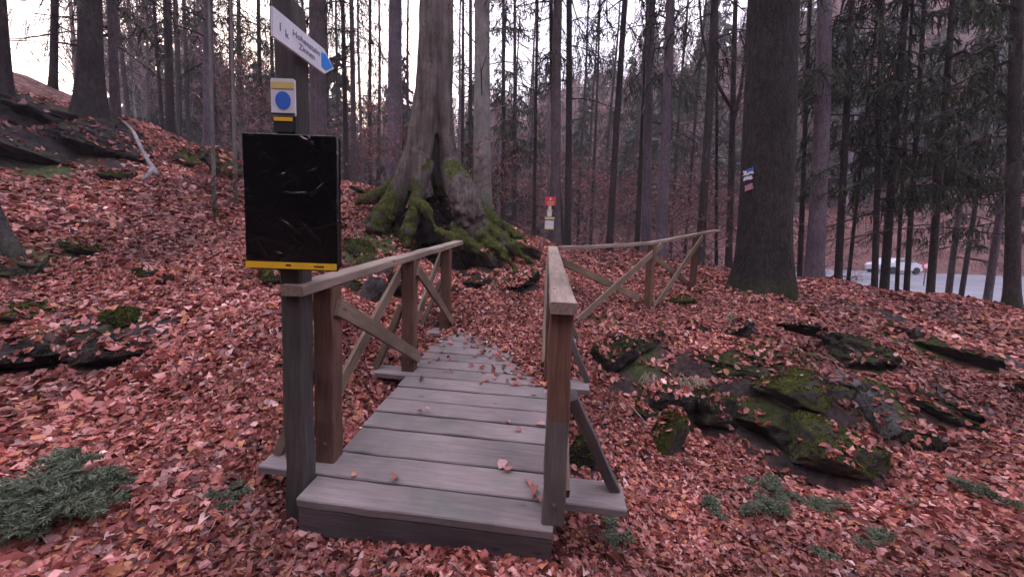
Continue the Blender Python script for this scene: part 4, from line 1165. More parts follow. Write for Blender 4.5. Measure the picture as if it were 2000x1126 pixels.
for c in [(.36, .435, .75, .435, .014, .006), (.35, .62, .62, .74, .010, .007), (.58, .62, .82, .80, .012, .006), (.36, .33, .55, .26, .007, .008), (.05, .72, .17, .86, .011, .006), (.17, .86, .25, .93, .012, .006), (.3, .885, .5, .91, .009, .006),
          (.62, .03, .72, .07, .014, .008), (.7, .02, .76, .09, .014, .007), (.0, .42, .1, .44, .011, .006), (.02, .47, .12, .49, .010, .006), (.68, .3, .8, .25, .006, .008), (.5, .965, .93, .975, .010, .006), (.9, .93, .95, 1.0, .012, .006), (.95, .1, .97, .6, .006, .010), (.05, .93, .2, .945, .008, .006), (.72, .45, .9, .35, .005, .01), (.2, .15, .35, .2, .005, .01)]:
    crease(*c)
Vp = np.stack([bc[0] + x_, bc[1] - .006 - dy, bc[2] + z_], -1).reshape(-1, 3)
ii, jj = np.meshgrid(np.arange(nxp - 1), np.arange(nyp - 1)); a_ = (jj * nxp + ii).ravel()
Fp = [list(map(int, f)) for f in np.stack([a_, a_ + 1, a_ + nxp + 1, a_ + nxp], 1)]
rim = list(range(nxp)) + [j * nxp + nxp - 1 for j in range(1, nyp)] + [(nyp - 1) * nxp + i for i in range(nxp - 2, -1, -1)] + [j * nxp for j in range(nyp - 2, 0, -1)]
nb_ = len(Vp); Vr = Vp[rim].copy(); Vr[:, 1] = bc[1] + .036 + .003 * rng.normal(size=len(rim)); Vp = np.concatenate([Vp, Vr])
for k in range(len(rim)):
    q = (k + 1) % len(rim); Fp.append([rim[q], rim[k], nb_ + k, nb_ + q])
o = link('plastic_wrap', mesh_from('plastic_wrap', Vp - np.array(sgn.location), Fp, MAT['plastic'], None, True), sgn)
o['label'] = 'creased black plastic film wrapped round the notice board'
st = plate('yellow_strip', bc + (0, -.012, -.5 * bh + .010), X, Z + np.array([0.006, 0, 0]), bw + .004, .031, .012, MAT['yellow'], sgn, .003)
plate('print_mark', bc + (-.01, -.0186, -.5 * bh + .012), X, Z, .026, .008, .002, MAT['black'], st, .001)
plate('print_mark', bc + (.14, -.0186, -.5 * bh + .010), X, Z, .05, .006, .002, MAT['black'], st, .001)

# the signs on the trunk beyond the bridge
def facing(px, py, Y): return PD(px, py, Y)
tY = 10.8 - .20
c = PD(1075, 392.5, tY); s_ = tY / FPX
red = empty('notice_sign', c, 'square red notice with white print on the trunk past the bridge', 'sign')
plate('sign_plate', c, X, Z, 20 * s_, 17 * s_, .012, MAT['red'], red)
plate('emblem', c + (0, -.008, .06), X, Z, 3.2 * s_, 4 * s_, .004, MAT['white'], red, .01)
for dz_, w_ in ((-.02, 12), (-.06, 14), (-.10, 11)): plate('print_line', c + (.01, -.008, dz_), X, Z, w_ * s_, .014, .004, MAT['paleyellow'], red, .002)
def tsign(px, py, wp, hp, lab, band, top=False):
    c = PD(px, py, tY); e = empty('trail_sign', c, lab, 'sign')
    plate('sign_plate', c, X, Z, wp * s_, hp * s_, .012, MAT['white'], e, .008)
    if band: plate('yellow_band', c + (0, -.008, (.5 if band > 0 else -.5) * hp * s_ + (0.02 if band > 0 else -.0)), X, Z, (wp + (2 if band > 0 else 0)) * s_, 2.6 * s_, .014, MAT['paleyellow'], e, .004)
    return e
tsign(1074, 406, 5.5, 8, 'smallest white plate directly under the red notice', 0)
tsign(1073.3, 417.5, 8.5, 10, 'middle white plate with a yellow top edge on the trunk', 1)
e_ = tsign(1072.8, 438.5, 17, 16, 'largest white plate with yellow edges, lowest on the trunk', -1)
plate('yellow_band', np.array(e_.location) + (0, -.008, 12.3 * s_), X, Z, 18.5 * s_, 4.2 * s_, .014, MAT['paleyellow'], e_, .01)

# ------------------------------------------------------------------ the big beech on its mossy roots
def apply_remesh(V, F, voxel, smooth_it=2, smooth_f=0.5):
    me = bpy.data.meshes.new('tmp'); me.from_pydata([tuple(v) for v in V], [], F)
    o = bpy.data.objects.new('tmp', me); COL.objects.link(o)
    md = o.modifiers.new('r', 'REMESH'); md.mode = 'VOXEL'; md.voxel_size = voxel
    ms = o.modifiers.new('s', 'SMOOTH'); ms.iterations = smooth_it; ms.factor = smooth_f
    dg = bpy.context.evaluated_depsgraph_get()
    r = bpy.data.meshes.new_from_object(o.evaluated_get(dg))
    bpy.data.objects.remove(o); bpy.data.meshes.remove(me)
    co = np.empty(len(r.vertices) * 3); r.vertices.foreach_get('co', co)
    return r, co.reshape(-1, 3)
def smooth_path(pts, k=5):
    P = np.array(pts, float); n = len(P)
    t = np.arange(n); tt = np.linspace(0, n - 1, (n - 1) * k + 1)
    S = np.stack([np.interp(tt, t, P[:, c]) for c in range(P.shape[1])], 1)
    for _ in range(2): S[1:-1] = (S[:-2] + 2 * S[1:-1] + S[2:]) / 4
    return S
RTS = []
def root(*pts):      # (px, py, Y, radius in px)
    P = []
    for (px, py, Y, rp) in pts: P.append(np.append(PD(px, py, Y), rp / FPX * Y))
    S = smooth_path(P)
    RTS.append(tube_geo(S[:, :3], S[:, 3], 12, len(RTS), .12))
root((858, -700, 7.2, 22), (856, -150, 7.1, 27), (848, 60, 7.0, 28), (838, 180, 7.0, 26), (825, 270, 7.0, 27), (814, 330, 6.98, 26), (803, 375, 6.95, 22))
root((868, -700, 7.15, 18), (866, -100, 7.05, 19), (866, 80, 7.0, 18), (868, 180, 6.98, 16), (872, 260, 6.98, 15), (878, 310, 7.0, 19), (888, 350, 7.0, 24), (898, 385, 7.0, 24))
root((852, -300, 7.15, 30), (852, 0, 7.15, 26), (851, 150, 7.2, 23), (852, 260, 7.22, 19), (856, 330, 7.25, 17), (862, 385, 7.3, 14))
root((815, 300, 6.9, 27), (795, 345, 6.85, 23), (773, 385, 6.75, 21), (752, 420, 6.65, 22), (732, 448, 6.55, 20), (718, 466, 6.5, 10))
root((806, 335, 7.1, 18), (775, 362, 7.2, 17), (745, 378, 7.25, 15), (715, 388, 7.3, 11), (695, 396, 7.4, 5))
root((830, 315, 6.8, 20), (820, 355, 6.7, 16), (812, 395, 6.6, 13), (802, 430, 6.5, 13), (792, 462, 6.4, 12), (796, 487, 6.35, 9))
root((808, 392, 6.58, 12), (825, 402, 6.5, 9), (840, 420, 6.4, 8), (852, 445, 6.3, 8), (875, 463, 6.2, 9), (892, 470, 6.2, 6))
root((878, 325, 6.9, 18), (892, 355, 6.75, 28), (908, 385, 6.65, 34), (918, 418, 6.65, 32), (918, 448, 6.7, 18))
root((905, 430, 6.8, 18), (930, 455, 6.55, 17), (958, 480, 6.35, 16), (985, 500, 6.2, 13), (1005, 520, 6.1, 9), (1010, 535, 6.0, 5))
root((915, 405, 7.0, 20), (950, 425, 7.0, 20), (985, 450, 7.0, 17), (1020, 472, 6.9, 9), (1052, 490, 6.9, 6))
root((930, 435, 6.8, 18), (958, 452, 6.6, 18), (985, 478, 6.5, 15), (1015, 498, 6.4, 8), (1040, 510, 6.4, 5))
root((880, 440, 6.6, 8), (905, 470, 6.4, 9), (940, 492, 6.25, 8), (962, 510, 6.1, 5))
V_ = []; F_ = []; n_ = 0
for (v, f) in RTS:
    V_.append(v); F_ += [[i + n_ for i in q] for q in f]; n_ += len(v)
rm, co = apply_remesh(np.concatenate(V_), F_, .024, 2, .5)
no = np.empty(len(rm.vertices) * 3); rm.vertices.foreach_get('normal', no); no = no.reshape(-1, 3)
zb = np.clip((2.9 - co[:, 2]) / 1.0, 0, 1)
co2 = co + no * (.028 * fbm(co[:, 0] * 5, co[:, 1] * 5, co[:, 2] * 1.2, 3, 4) + zb * (.15 * fbm(co[:, 0] * 3.6, co[:, 1] * 3.6, co[:, 2] * 3.0, 8, 4) + .06 * (np.abs(fbm(co[:, 0] * 8, co[:, 1] * 8, co[:, 2] * 5, 12, 4)) * 2 - .5)))[:, None]
bb = PD(850, 440, 6.9); bb[2] = H1(bb[0], bb[1])
beech = empty('beech_tree', bb, 'old split beech trunk standing on bare arching roots thick with moss', 'tree')
rm.vertices.foreach_set('co', (co2 - bb).astype(np.float32).ravel()); rm.update()
rm.polygons.foreach_set('use_smooth', np.ones(len(rm.polygons), bool))
m, nt_, b_ = new_mat('mossy_beech_root', 0.92, 0.15)
ge_ = N(nt_, 'ShaderNodeNewGeometry'); sx_ = N(nt_, 'ShaderNodeSeparateXYZ'); nt_.links.new(ge_.outputs['Position'], sx_.inputs[0])
sn_ = N(nt_, 'ShaderNodeSeparateXYZ'); nt_.links.new(ge_.outputs['Normal'], sn_.inputs[0])
mp_ = N(nt_, 'ShaderNodeMapping'); mp_.inputs['Scale'].default_value = (7, 7, 0.8); nt_.links.new(ge_.outputs['Position'], mp_.inputs['Vector'])
n1_ = N(nt_, 'ShaderNodeTexNoise', Scale=1.5, Detail=8.0, Roughness=.65); nt_.links.new(mp_.outputs['Vector'], n1_.inputs['Vector'])
n2_ = N(nt_, 'ShaderNodeTexNoise', Scale=3.2, Detail=6.0, Roughness=.6); nt_.links.new(ge_.outputs['Position'], n2_.inputs['Vector'])
n3_ = N(nt_, 'ShaderNodeTexNoise', Scale=36.0, Detail=4.0); nt_.links.new(ge_.outputs['Position'], n3_.inputs['Vector'])
bk_ = ramp(nt_, n1_.outputs['Fac'], [(.3, (.055, .045, .040)), (.7, (.20, .17, .155))])
bk_ = mixc(nt_, 1.0, bk_, ramp(nt_, n2_.outputs['Fac'], [(.3, (.6, .6, .6)), (.7, (1.2, 1.2, 1.2))]), 'MULTIPLY')
# moss: thick below about 1.4 m above the roots, on top of the roots, streaks above
hz_ = math_n(nt_, 'MULTIPLY', math_n(nt_, 'SUBTRACT', 3.05, sx_.outputs['Z']), .85)
hz_ = math_n(nt_, 'MINIMUM', hz_, .62)
f_ = math_n(nt_, 'ADD', hz_, math_n(nt_, 'MULTIPLY', sn_.outputs['Z'], .55))
f_ = math_n(nt_, 'ADD', f_, math_n(nt_, 'MULTIPLY', math_n(nt_, 'SUBTRACT', n2_.outputs['Fac'], .5), 3.4))
bc_ = PD(908, 402, 6.5)
vd_ = N(nt_, 'ShaderNodeVectorMath', operation='DISTANCE'); nt_.links.new(ge_.outputs['Position'], vd_.inputs[0]); vd_.inputs[1].default_value = tuple(bc_)
bu_ = math_n(nt_, 'MULTIPLY', math_n(nt_, 'SUBTRACT', .62, vd_.outputs['Value']), 2.6, True)
f_ = math_n(nt_, 'SUBTRACT', f_, bu_)
f_ = math_n(nt_, 'MULTIPLY', math_n(nt_, 'SUBTRACT', f_, .24), 4.0, True)
ms_ = ramp(nt_, n3_.outputs['Fac'], [(.3, (.024, .031, .009)), (.7, (.088, .096, .026))])
nt_.links.new(mixc(nt_, f_, bk_, ms_), b_.inputs['Base Color'])
hh_ = math_n(nt_, 'ADD', n1_.outputs['Fac'], math_n(nt_, 'MULTIPLY', n3_.outputs['Fac'], .35)); bump(nt_, b_, hh_, .9, .04)
MAT['rootbeech'] = m
rm.materials.clear(); rm.materials.append(m)
rm.name = 'trunk'
link('trunk', rm, beech)
link('crown', bare_crown(901, 7.5, 17, 3.4, 40, .03, (.13, .11, .11)), beech)

# ------------------------------------------------------------------ rocks
import bmesh
def ico(sub):
    bm = bmesh.new(); bmesh.ops.create_icosphere(bm, subdivisions=sub, radius=1.0)
    V = np.array([v.co[:] for v in bm.verts]); F = np.array([[v.index for v in f.verts] for f in bm.faces]); bm.free()
    return V, F
ICO = {4: ico(5), 5: ico(6)}
BVH_V = []; BVH_F = []; BVH_n = 0; ROCKZ = []
def tufts(V, F, seed, n, parent, up=.25, ln=.022, base=(0, 0, 0)):
    g = np.random.default_rng(seed)
    A, B_, C_ = V[F[:, 0]], V[F[:, 1]], V[F[:, 2]]
    nr = np.cross(B_ - A, C_ - A); ar = np.linalg.norm(nr, axis=1); nr = nr / (ar[:, None] + 1e-12)
    cen = (A + B_ + C_) / 3
    w = ar * np.clip(nr[:, 2] - up + .5 * fbm(cen[:, 0] * 2.4, cen[:, 1] * 2.4, cen[:, 2] * 2.4, 5, 3), 0, 1)
    if w.sum() < 1e-6: return
    k = g.choice(len(F), n, p=w / w.sum())
    r1 = np.sqrt(g.uniform(size=n)); r2 = g.uniform(size=n)
    P = A[k] * (1 - r1)[:, None] + B_[k] * (r1 * (1 - r2))[:, None] + C_[k] * (r1 * r2)[:, None]
    d = nr[k] + g.normal(0, .5, (n, 3)); d /= np.linalg.norm(d, axis=1)[:, None]
    L = ln * g.uniform(.5, 1.5, n)
    s = np.cross(d, g.normal(size=(n, 3))); s /= np.linalg.norm(s, axis=1)[:, None]
    s *= (L * .28)[:, None]
    T = np.stack([P - s - d * .004, P + s - d * .004, P + d * L[:, None]], 1).reshape(-1, 3)
    cc = np.array((.08, .093, .025)) * g.uniform(.35, 1.35, (n, 1)) * np.where(g.uniform(size=(n, 1)) < .2, (1.3, 1.1, .9), (1, 1, 1))
    me = mesh_from('moss', T - np.array(base), np.arange(n * 3).reshape(n, 3), MAT['moss'], np.repeat(cc, 3, 0))
    return tag(link('moss', me, parent), None, None, None, 'stuff')
RN = [0]
def rock(px, py, Y, w, h, mat, label, name='mossy_rock', dep=.9, sub=4, rz=None, rough=.42, moss=0, flat=0.0, group=None, sink=.0):
    """a rock whose front shows w x h pixels around (px, py) at distance Y"""
    global BVH_n
    RN[0] += 1; s = RN[0] * 31
    Yh = hit(px, py + h * .3)
    if name != 'cave_shade_mass' and Yh is not None and .5 < Yh / Y < 1.8: Y = Yh
    g = np.random.default_rng(s)
    sc_ = Y / FPX
    hw, hh = w * sc_ / 2 * 1.12, h * sc_ / 2 * 1.25; hd = hw * dep
    V, F = ICO[sub]; V = V.copy()
    # broken along random planes, then weathered
    for _ in range(13):
        n = norm(g.normal(size=3)); d = g.uniform(.42, .82)
        t = V @ n - d; V -= np.outer(np.maximum(t, 0) * .96, n)
    fq = min(max(hw / .33, 1.0), 3.2)
    q = g.uniform(-30, 30, 3)
    f = fbm(V[:, 0] * 1.5 + q[0], V[:, 1] * 1.5 + q[1], V[:, 2] * 1.5 + q[2], s, 5)
    rd = 1 - np.abs(fbm(V[:, 0] * 2.6 * fq + q[0], V[:, 1] * 2.6 * fq + q[1], V[:, 2] * 2.4 * fq ** .5 + q[2], s + 3, 5)) * 2
    f2 = fbm(V[:, 0] * 9 * fq + q[0], V[:, 1] * 9 * fq + q[1], V[:, 2] * 9 + q[2], s + 5, 3)
    V = V * (1 + rough * .75 * f + rough * .22 * (rd - .6) + rough * .14 * f2)[:, None]
    V /= np.abs(V).max(axis=0)
    a = g.uniform(-.35, .35) if rz is None else rz
    c, s2 = math.cos(a), math.sin(a)
    V = V * (hw, hd, hh)
    az = math.atan2(px - 1000, FPX) * .7
    c2, s3 = math.cos(-az), math.sin(-az)
    V = np.stack([V[:, 0] * c2 - V[:, 1] * s3, V[:, 0] * s3 + V[:, 1] * c2, V[:, 2]], 1)
    V = np.stack([V[:, 0] * c - V[:, 2] * s2, V[:, 1], V[:, 0] * s2 + V[:, 2] * c], 1)
    P = PD(px, py, Y + hd * .35); P[2] -= sink + .03
    o = link(name, mesh_from(name, V, F, MAT[mat], None, True), None, P)
    tag(o, label, 'rock', group)
    BVH_V.append(V + P); BVH_F.append(F + BVH_n); BVH_n += len(V)
    ROCKZ.append((P[0], P[1], max(hw, hd) * 1.15))
    if moss: tufts(V, F, s + 5, moss, o, .2)
    return o
# the bank right of the bridge
rock(1585, 862, 3.12, 205, 150, 'mossy', 'largest boulder of the right bank, dark below with a bright moss crown', sub=5, moss=5000, rz=.35, rough=.5)
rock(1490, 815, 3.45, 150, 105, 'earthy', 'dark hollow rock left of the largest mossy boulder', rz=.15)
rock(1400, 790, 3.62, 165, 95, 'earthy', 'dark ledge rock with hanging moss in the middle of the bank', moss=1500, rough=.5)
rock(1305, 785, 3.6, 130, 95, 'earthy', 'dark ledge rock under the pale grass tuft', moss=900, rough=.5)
rock(1303, 850, 3.25, 66, 115, 'mossy', 'upright mossy knob standing out of the leaves before the ledge', moss=2200, rz=-.2)
rock(1250, 800, 3.6, 70, 50, 'mossy', 'small mossy rock above the upright knob', moss=900)
rock(1240, 885, 3.05, 60, 50, 'earthy', 'small dark stone left below the upright mossy knob', name='dark_stone')
rock(1170, 850, 3.2, 50, 60, 'earthy', 'dark stone right behind the near raking strut', name='dark_stone')
rock(1137, 890, 2.75, 55, 80, 'earthy', 'dark mossy stone in the shade above the near right plank end', name='dark_stone', moss=500)
rock(1675, 685, 4.45, 120, 85, 'earthy', 'dark rock with a hollow face below the bare path edge', sub=5, rough=.5)
rock(1628, 742, 3.75, 75, 60, 'rock', 'pale grey rock chip above the largest mossy boulder', name='grey_rock', rough=.5)
rock(1555, 755, 3.7, 150, 80, 'mossy', 'bright mossy hump on top of the largest boulder', moss=3500, rz=.2)
rock(1722, 815, 3.42, 80, 115, 'rock', 'pale grey upright rock right of the largest mossy boulder', name='grey_rock', rz=.3, moss=500)
rock(1690, 760, 3.7, 80, 50, 'mossy', 'mossy shoulder above the pale grey upright rock', moss=1200, rz=-.5)
rock(1790, 858, 3.28, 110, 75, 'earthy', 'dark rock right of the pale grey upright rock', rough=.5, moss=700)
rock(1860, 800, 3.65, 150, 50, 'earthy', 'long dark rock low on the right bank', rz=-.35, rough=.5)
rock(1430, 712, 4.15, 160, 56, 'earthy', 'flat dark rock above the ledge in mid bank', moss=1000, rz=-.1)
rock(1500, 690, 4.35, 120, 52, 'earthy', 'low dark rock between the flat one and the hollow one', moss=700)
rock(1365, 640, 4.85, 66, 36, 'earthy', 'small dark stone standing for a dark hole under the bank top', name='dark_stone')  # dark stone put in where the bank has a dark hole
rock(1440, 642, 4.85, 100, 44, 'earthy', 'small dark stone behind the upper grass tuft', name='dark_stone')
rock(1335, 583, 6.0, 62, 20, 'mossy_full', 'flat bright moss cushion by the second wing railing post', name='moss_cushion', moss=1800)
rock(1372, 568, 6.8, 34, 18, 'mossy_full', 'tiny moss cushion at the foot of the second wing railing post', name='moss_cushion', moss=700)
rock(1190, 695, 4.1, 110, 80, 'earthy', 'earthy mossy hump right beside the middle raking strut', moss=1600, rough=.5)
rock(1255, 660, 4.55, 110, 50, 'earthy', 'low mossy hump left of the bank top', moss=1500, rough=.5)
rock(1570, 642, 5.1, 110, 40, 'earthy', 'low mossy stone below the huge dark spruce', moss=900)
rock(1890, 700, 4.8, 150, 45, 'earthy', 'long dark bank edge stone on the far right', rz=-.3, moss=500)
rock(1780, 655, 5.5, 110, 32, 'earthy', 'dark edge stone just below the bare path edge', rz=-.2)
rock(1960, 745, 4.2, 110, 50, 'earthy', 'dark stone cut by the right edge of the photo', rz=-.3)
# under the beech and left of the bridge
rock(850, 425, 7.35, 150, 110, 'earthy', 'black mass added behind the beech roots in place of cave shade', name='cave_shade_mass', rough=.4)  # dark mass added to paint the shade of the root cave
rock(975, 470, 6.85, 92, 52, 'mossy_full', 'mossy lump on the slope right of the burl', moss=1800)
rock(948, 440, 7.0, 64, 46, 'mossy_full', 'topmost mossy lump right of the beech trunk', moss=1200)
rock(940, 478, 6.65, 48, 38, 'mossy_full', 'round mossy lump between the right hand roots', moss=900)
rock(1015, 483, 6.9, 80, 46, 'mossy', 'lowest mossy lump on the ridge of the root mound', moss=1000, rz=-.4)
rock(965, 507, 6.3, 90, 40, 'mossy', 'mossy stone under the right hand roots', moss=900, rz=-.4)
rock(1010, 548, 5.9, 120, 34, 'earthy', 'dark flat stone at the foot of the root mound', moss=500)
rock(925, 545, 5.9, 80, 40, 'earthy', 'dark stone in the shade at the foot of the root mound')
rock(705, 485, 5.9, 70, 45, 'mossy_full', 'bright mossy rock behind the left handrail', moss=2200)
rock(735, 520, 5.4, 60, 50, 'mossy', 'pale mossy rock left of the beech feet', moss=900)
rock(720, 560, 4.9, 56, 75, 'rock', 'grey lichen rock seen through the left railing', name='grey_rock', moss=250)
rock(680, 545, 5.0, 50, 60, 'mossy', 'dark mossy rock left of the grey lichen rock', moss=900)
rock(545, 540, 4.4, 80, 40, 'mossy_full', 'green mossy stone under the black wrapped board', moss=1800)
rock(775, 560, 5.2, 50, 60, 'earthy', 'dark stone between the left railing posts')
rock(890, 565, 5.4, 46, 26, 'earthy', 'black stone just right of the far left post', name='dark_stone')
rock(752, 425, 6.9, 36, 22, 'mossy_full', 'small moss lump left of the beech roots', moss=600, name='moss_cushion')
rock(712, 388, 7.4, 36, 16, 'mossy_full', 'small moss lump at the tip of the left root', moss=500, name='moss_cushion')
rock(705, 372, 8.3, 44, 12, 'mossy', 'thin mossy slab at the ridge right of the board', moss=500)
# left slope
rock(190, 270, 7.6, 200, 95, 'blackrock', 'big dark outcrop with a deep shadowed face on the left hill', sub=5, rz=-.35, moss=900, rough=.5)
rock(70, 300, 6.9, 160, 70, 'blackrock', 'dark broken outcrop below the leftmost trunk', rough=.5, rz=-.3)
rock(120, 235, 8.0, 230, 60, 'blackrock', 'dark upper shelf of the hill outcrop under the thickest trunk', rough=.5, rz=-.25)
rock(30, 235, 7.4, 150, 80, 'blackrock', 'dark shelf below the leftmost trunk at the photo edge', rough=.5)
rock(438, 330, 8.0, 95, 62, 'mossy', 'flat topped mossy rock with black underside behind the saplings', moss=3000, sink=-.12, sub=5)
rock(362, 318, 8.3, 46, 30, 'mossy', 'small mossy rock left of the flat topped rock', moss=700, sink=-.12)
rock(236, 348, 6.7, 54, 24, 'mossy_full', 'single mossy stone in the leaves below the fallen branch', moss=1100, sink=-.06)
rock(178, 492, 4.5, 74, 26, 'mossy_full', 'round mossy stone in the leaves of the left slope', moss=1400, sink=-.06)
rock(288, 537, 4.0, 44, 16, 'mossy', 'small flat mossy stone right of the round mossy stone', moss=500, sink=-.06)
rock(322, 553, 3.9, 32, 18, 'earthy', 'tiny dark stone on the left slope', name='dark_stone', sink=-.06)
rock(246, 626, 3.15, 64, 34, 'mossy_full', 'mossy stone above the dark earth hollow', moss=1300, sink=-.06)
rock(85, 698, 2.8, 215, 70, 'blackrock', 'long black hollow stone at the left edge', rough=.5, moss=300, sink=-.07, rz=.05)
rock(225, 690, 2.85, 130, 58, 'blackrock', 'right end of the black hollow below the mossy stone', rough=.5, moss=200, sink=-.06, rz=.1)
rock(55, 610, 3.25, 130, 40, 'mossy', 'low mossy bank stone above the black hollow', moss=1500, sink=-.06)
rock(25, 535, 3.9, 90, 40, 'mossy', 'mossy mound at the foot of the curved sapling', moss=900, sink=-.06)
tufts(co2 * 1.0, np.array([list(p.vertices)[:3] for p in rm.polygons]), 99, 9000, beech, -.2, .026, bb)

# ------------------------------------------------------------------ evening haze
hz = [(x, y, z) for z in (-6.0, 145.0) for y in (-140.0, 345.0) for x in (-345.0, 345.0)]
hme = mesh_from('haze', hz, [[0, 2, 3, 1], [4, 5, 7, 6], [0, 1, 5, 4], [2, 6, 7, 3], [0, 4, 6, 2], [1, 3, 7, 5]], None)
m, nt_, b_ = new_mat('evening_haze'); nt_.nodes.remove(b_)
pv_ = N(nt_, 'ShaderNodeVolumePrincipled'); pv_.inputs['Color'].default_value = (.96, .9, .98, 1); pv_.inputs['Density'].default_value = HAZE
nt_.links.new(pv_.outputs[0], nt_.nodes['Material Output'].inputs['Volume'])
hme.materials.append(m)
tag(link('haze', hme), 'thin lilac evening haze between the trees', None, None, 'stuff')

# ------------------------------------------------------------------ fallen leaves
def leaf_geo(pos, nrm, size, seed, fine):
    g = np.random.default_rng(seed); n = len(pos)
    nr = nrm + g.normal(0, .46, (n, 3)); nr /= np.linalg.norm(nr, axis=1)[:, None]
    t = g.normal(size=(n, 3)); a = np.cross(nr, t); a /= np.linalg.norm(a, axis=1)[:, None]; b = np.cross(nr, a)
    L = size; Wd = size * g.uniform(.52, .74, n)
    cur = g.normal(0, .22, n) * L; fold = (np.abs(g.normal(.12, .16, n))) * Wd * np.where(g.uniform(size=n) < .75, 1, -1)
    if fine:
        prof = [(-.5, 0, 0), (-.2, -.42, 1), (.15, -.46, 1), (.5, 0, 0), (.15, .46, 1), (-.2, .42, 1), (-.17, 0, 2), (.17, 0, 2)]
        F0 = np.array([[0, 6, 1], [1, 6, 7], [1, 7, 2], [2, 7, 3], [0, 5, 6], [5, 4, 7], [5, 7, 6], [4, 3, 7]])
    else:
        prof = [(-.5, 0, 0), (-.2, -.44, 1), (.2, -.42, 1), (.5, 0, 0), (.2, .42, 1), (-.2, .44, 1)]
        F0 = np.array([[0, 1, 2], [0, 2, 3], [0, 3, 4], [0, 4, 5]])
    K = len(prof); V = np.empty((n, K, 3))
    for k, (x, y, kind) in enumerate(prof):
        hgt = (fold if kind == 1 else 0) + cur * (4 * x * x - .5)
        tw = g.normal(0, .05, n) * L
        V[:, k] = pos + a * (x * L)[:, None] + b * (y * Wd)[:, None] + nr * (hgt + tw)[:, None]
    F = (F0[None] + (np.arange(n) * K)[:, None, None]).reshape(-1, 3)
    return V.reshape(-1, 3), F, K
PAL = np.array([(.38, .165, .145), (.29, .10, .085), (.19, .056, .046), (.085, .028, .024), (.50, .29, .275), (.43, .21, .115), (.33, .14, .135), (.60, .46, .45), (.22, .072, .05), (.27, .18, .18), (.24, .13, .085)])
PALW = np.array([.17, .16, .15, .16, .12, .07, .08, .02, .05, .05, .04]); PALW /= PALW.sum()
def leaf_cols(n, g, K):
    c = PAL[g.choice(len(PAL), n, p=PALW)] * g.uniform(.65, 1.25, (n, 1)) * np.array((1.10, .92, .85))
    return np.repeat(c, K, 0)
BV = np.concatenate(BVH_V); BF = np.concatenate(BVH_F)
bvh = BVHTree.FromPolygons(BV.tolist(), BF.tolist())
RZ = np.array(ROCKZ)
def gnormal(x, y):
    e = .05
    dx = (height(x + e, y) - height(x - e, y)) / (2 * e); dy_ = (height(x, y + e) - height(x, y - e)) / (2 * e)
    n = np.stack([-dx, -dy_, np.ones_like(dx)], 1); return n / np.linalg.norm(n, axis=1)[:, None]
lrng = np.random.default_rng(21)
parts_V, parts_F, parts_C = [], [], []; ln_ = 0
for (n_try, d0, d1, s0, fine) in ((64000, .9, 3.4, .056, True), (125000, 3.4, 7.5, .066, False), (90000, 7.5, 15, .10, False)):
    # spread over the wedge in front of the camera, evenly per area
    az = lrng.uniform(-1.08, 1.08, n_try); d = np.sqrt(lrng.uniform(d0 ** 2, d1 ** 2, n_try))
    x, y = d * np.sin(az), d * np.cos(az)
    z = height(x, y)
    ms = spots(MOSS_SHADE_SPOTS, x, y, 41); so = spots(SOIL_SHADE_SPOTS, x, y, 57)
    cl = fbm(x * 1.6, y * 1.6, 0, 71, 3)
    keep = lrng.uniform(size=n_try) > np.clip(.9 * np.maximum(ms, so) + .25 * cl, 0, .93)
    u, v = to_B(x, y)
    keep &= ~((u > -.05) & (u < BW + .05) & (v > -.03) & (v < BL + .02) & (lrng.uniform(size=n_try) < .8))
    for (hx, hy, hr_, hd_) in PITS: keep &= np.hypot(x - hx, y - hy) > hr_ * 1.02
    keep &= road_mask(x, y) < .02
    keep &= np.hypot(x - px_, y - py_) > .09
    x, y, z = x[keep], y[keep], z[keep]
    nr = gnormal(x, y)
    st_ = lrng.uniform(size=len(x)) < 1 - np.clip((.80 - nr[:, 2]) * 4.5, 0, .92)
    x, y, z, nr = x[st_], y[st_], z[st_], nr[st_]
    size = s0 * lrng.lognormal(0, .24, len(x))
    lift = lrng.uniform(0, .022, len(x)) + .004
    ok = np.ones(len(x), bool)
    nearrock = (np.hypot(x[:, None] - RZ[None, :, 0], y[:, None] - RZ[None, :, 1]) < RZ[None, :, 2]).any(1)
    for i in np.nonzero(nearrock)[0]:
        h = bvh.ray_cast(Vector((x[i], y[i], z[i] + 1.2)), Vector((0, 0, -1)), 1.2)
        if h[0] is not None:
            if h[1].z < .4 or lrng.uniform() < .38: ok[i] = False
            else: z[i] = h[0].z; nr[i] = h[1][:]
    P = np.stack([x, y, z + lift], 1)[ok]
    V, F, K = leaf_geo(P, nr[ok], size[ok], int(n_try), fine)
    parts_V.append(V); parts_F.append(F + ln_); parts_C.append(leaf_cols(len(P), lrng, K) * np.repeat(np.clip(1 + .9 * fbm(P[:, 0] * 1.1, P[:, 1] * 1.1, 0, 88, 3), .55, 1.35), K)[:, None]); ln_ += len(V)
lo = link('leaf_litter', mesh_from('leaf_litter', np.concatenate(parts_V), np.concatenate(parts_F), MAT['leaf'], np.concatenate(parts_C)))
tag(lo, 'thick carpet of fallen red brown beech leaves over the whole ground', None, None, 'stuff')

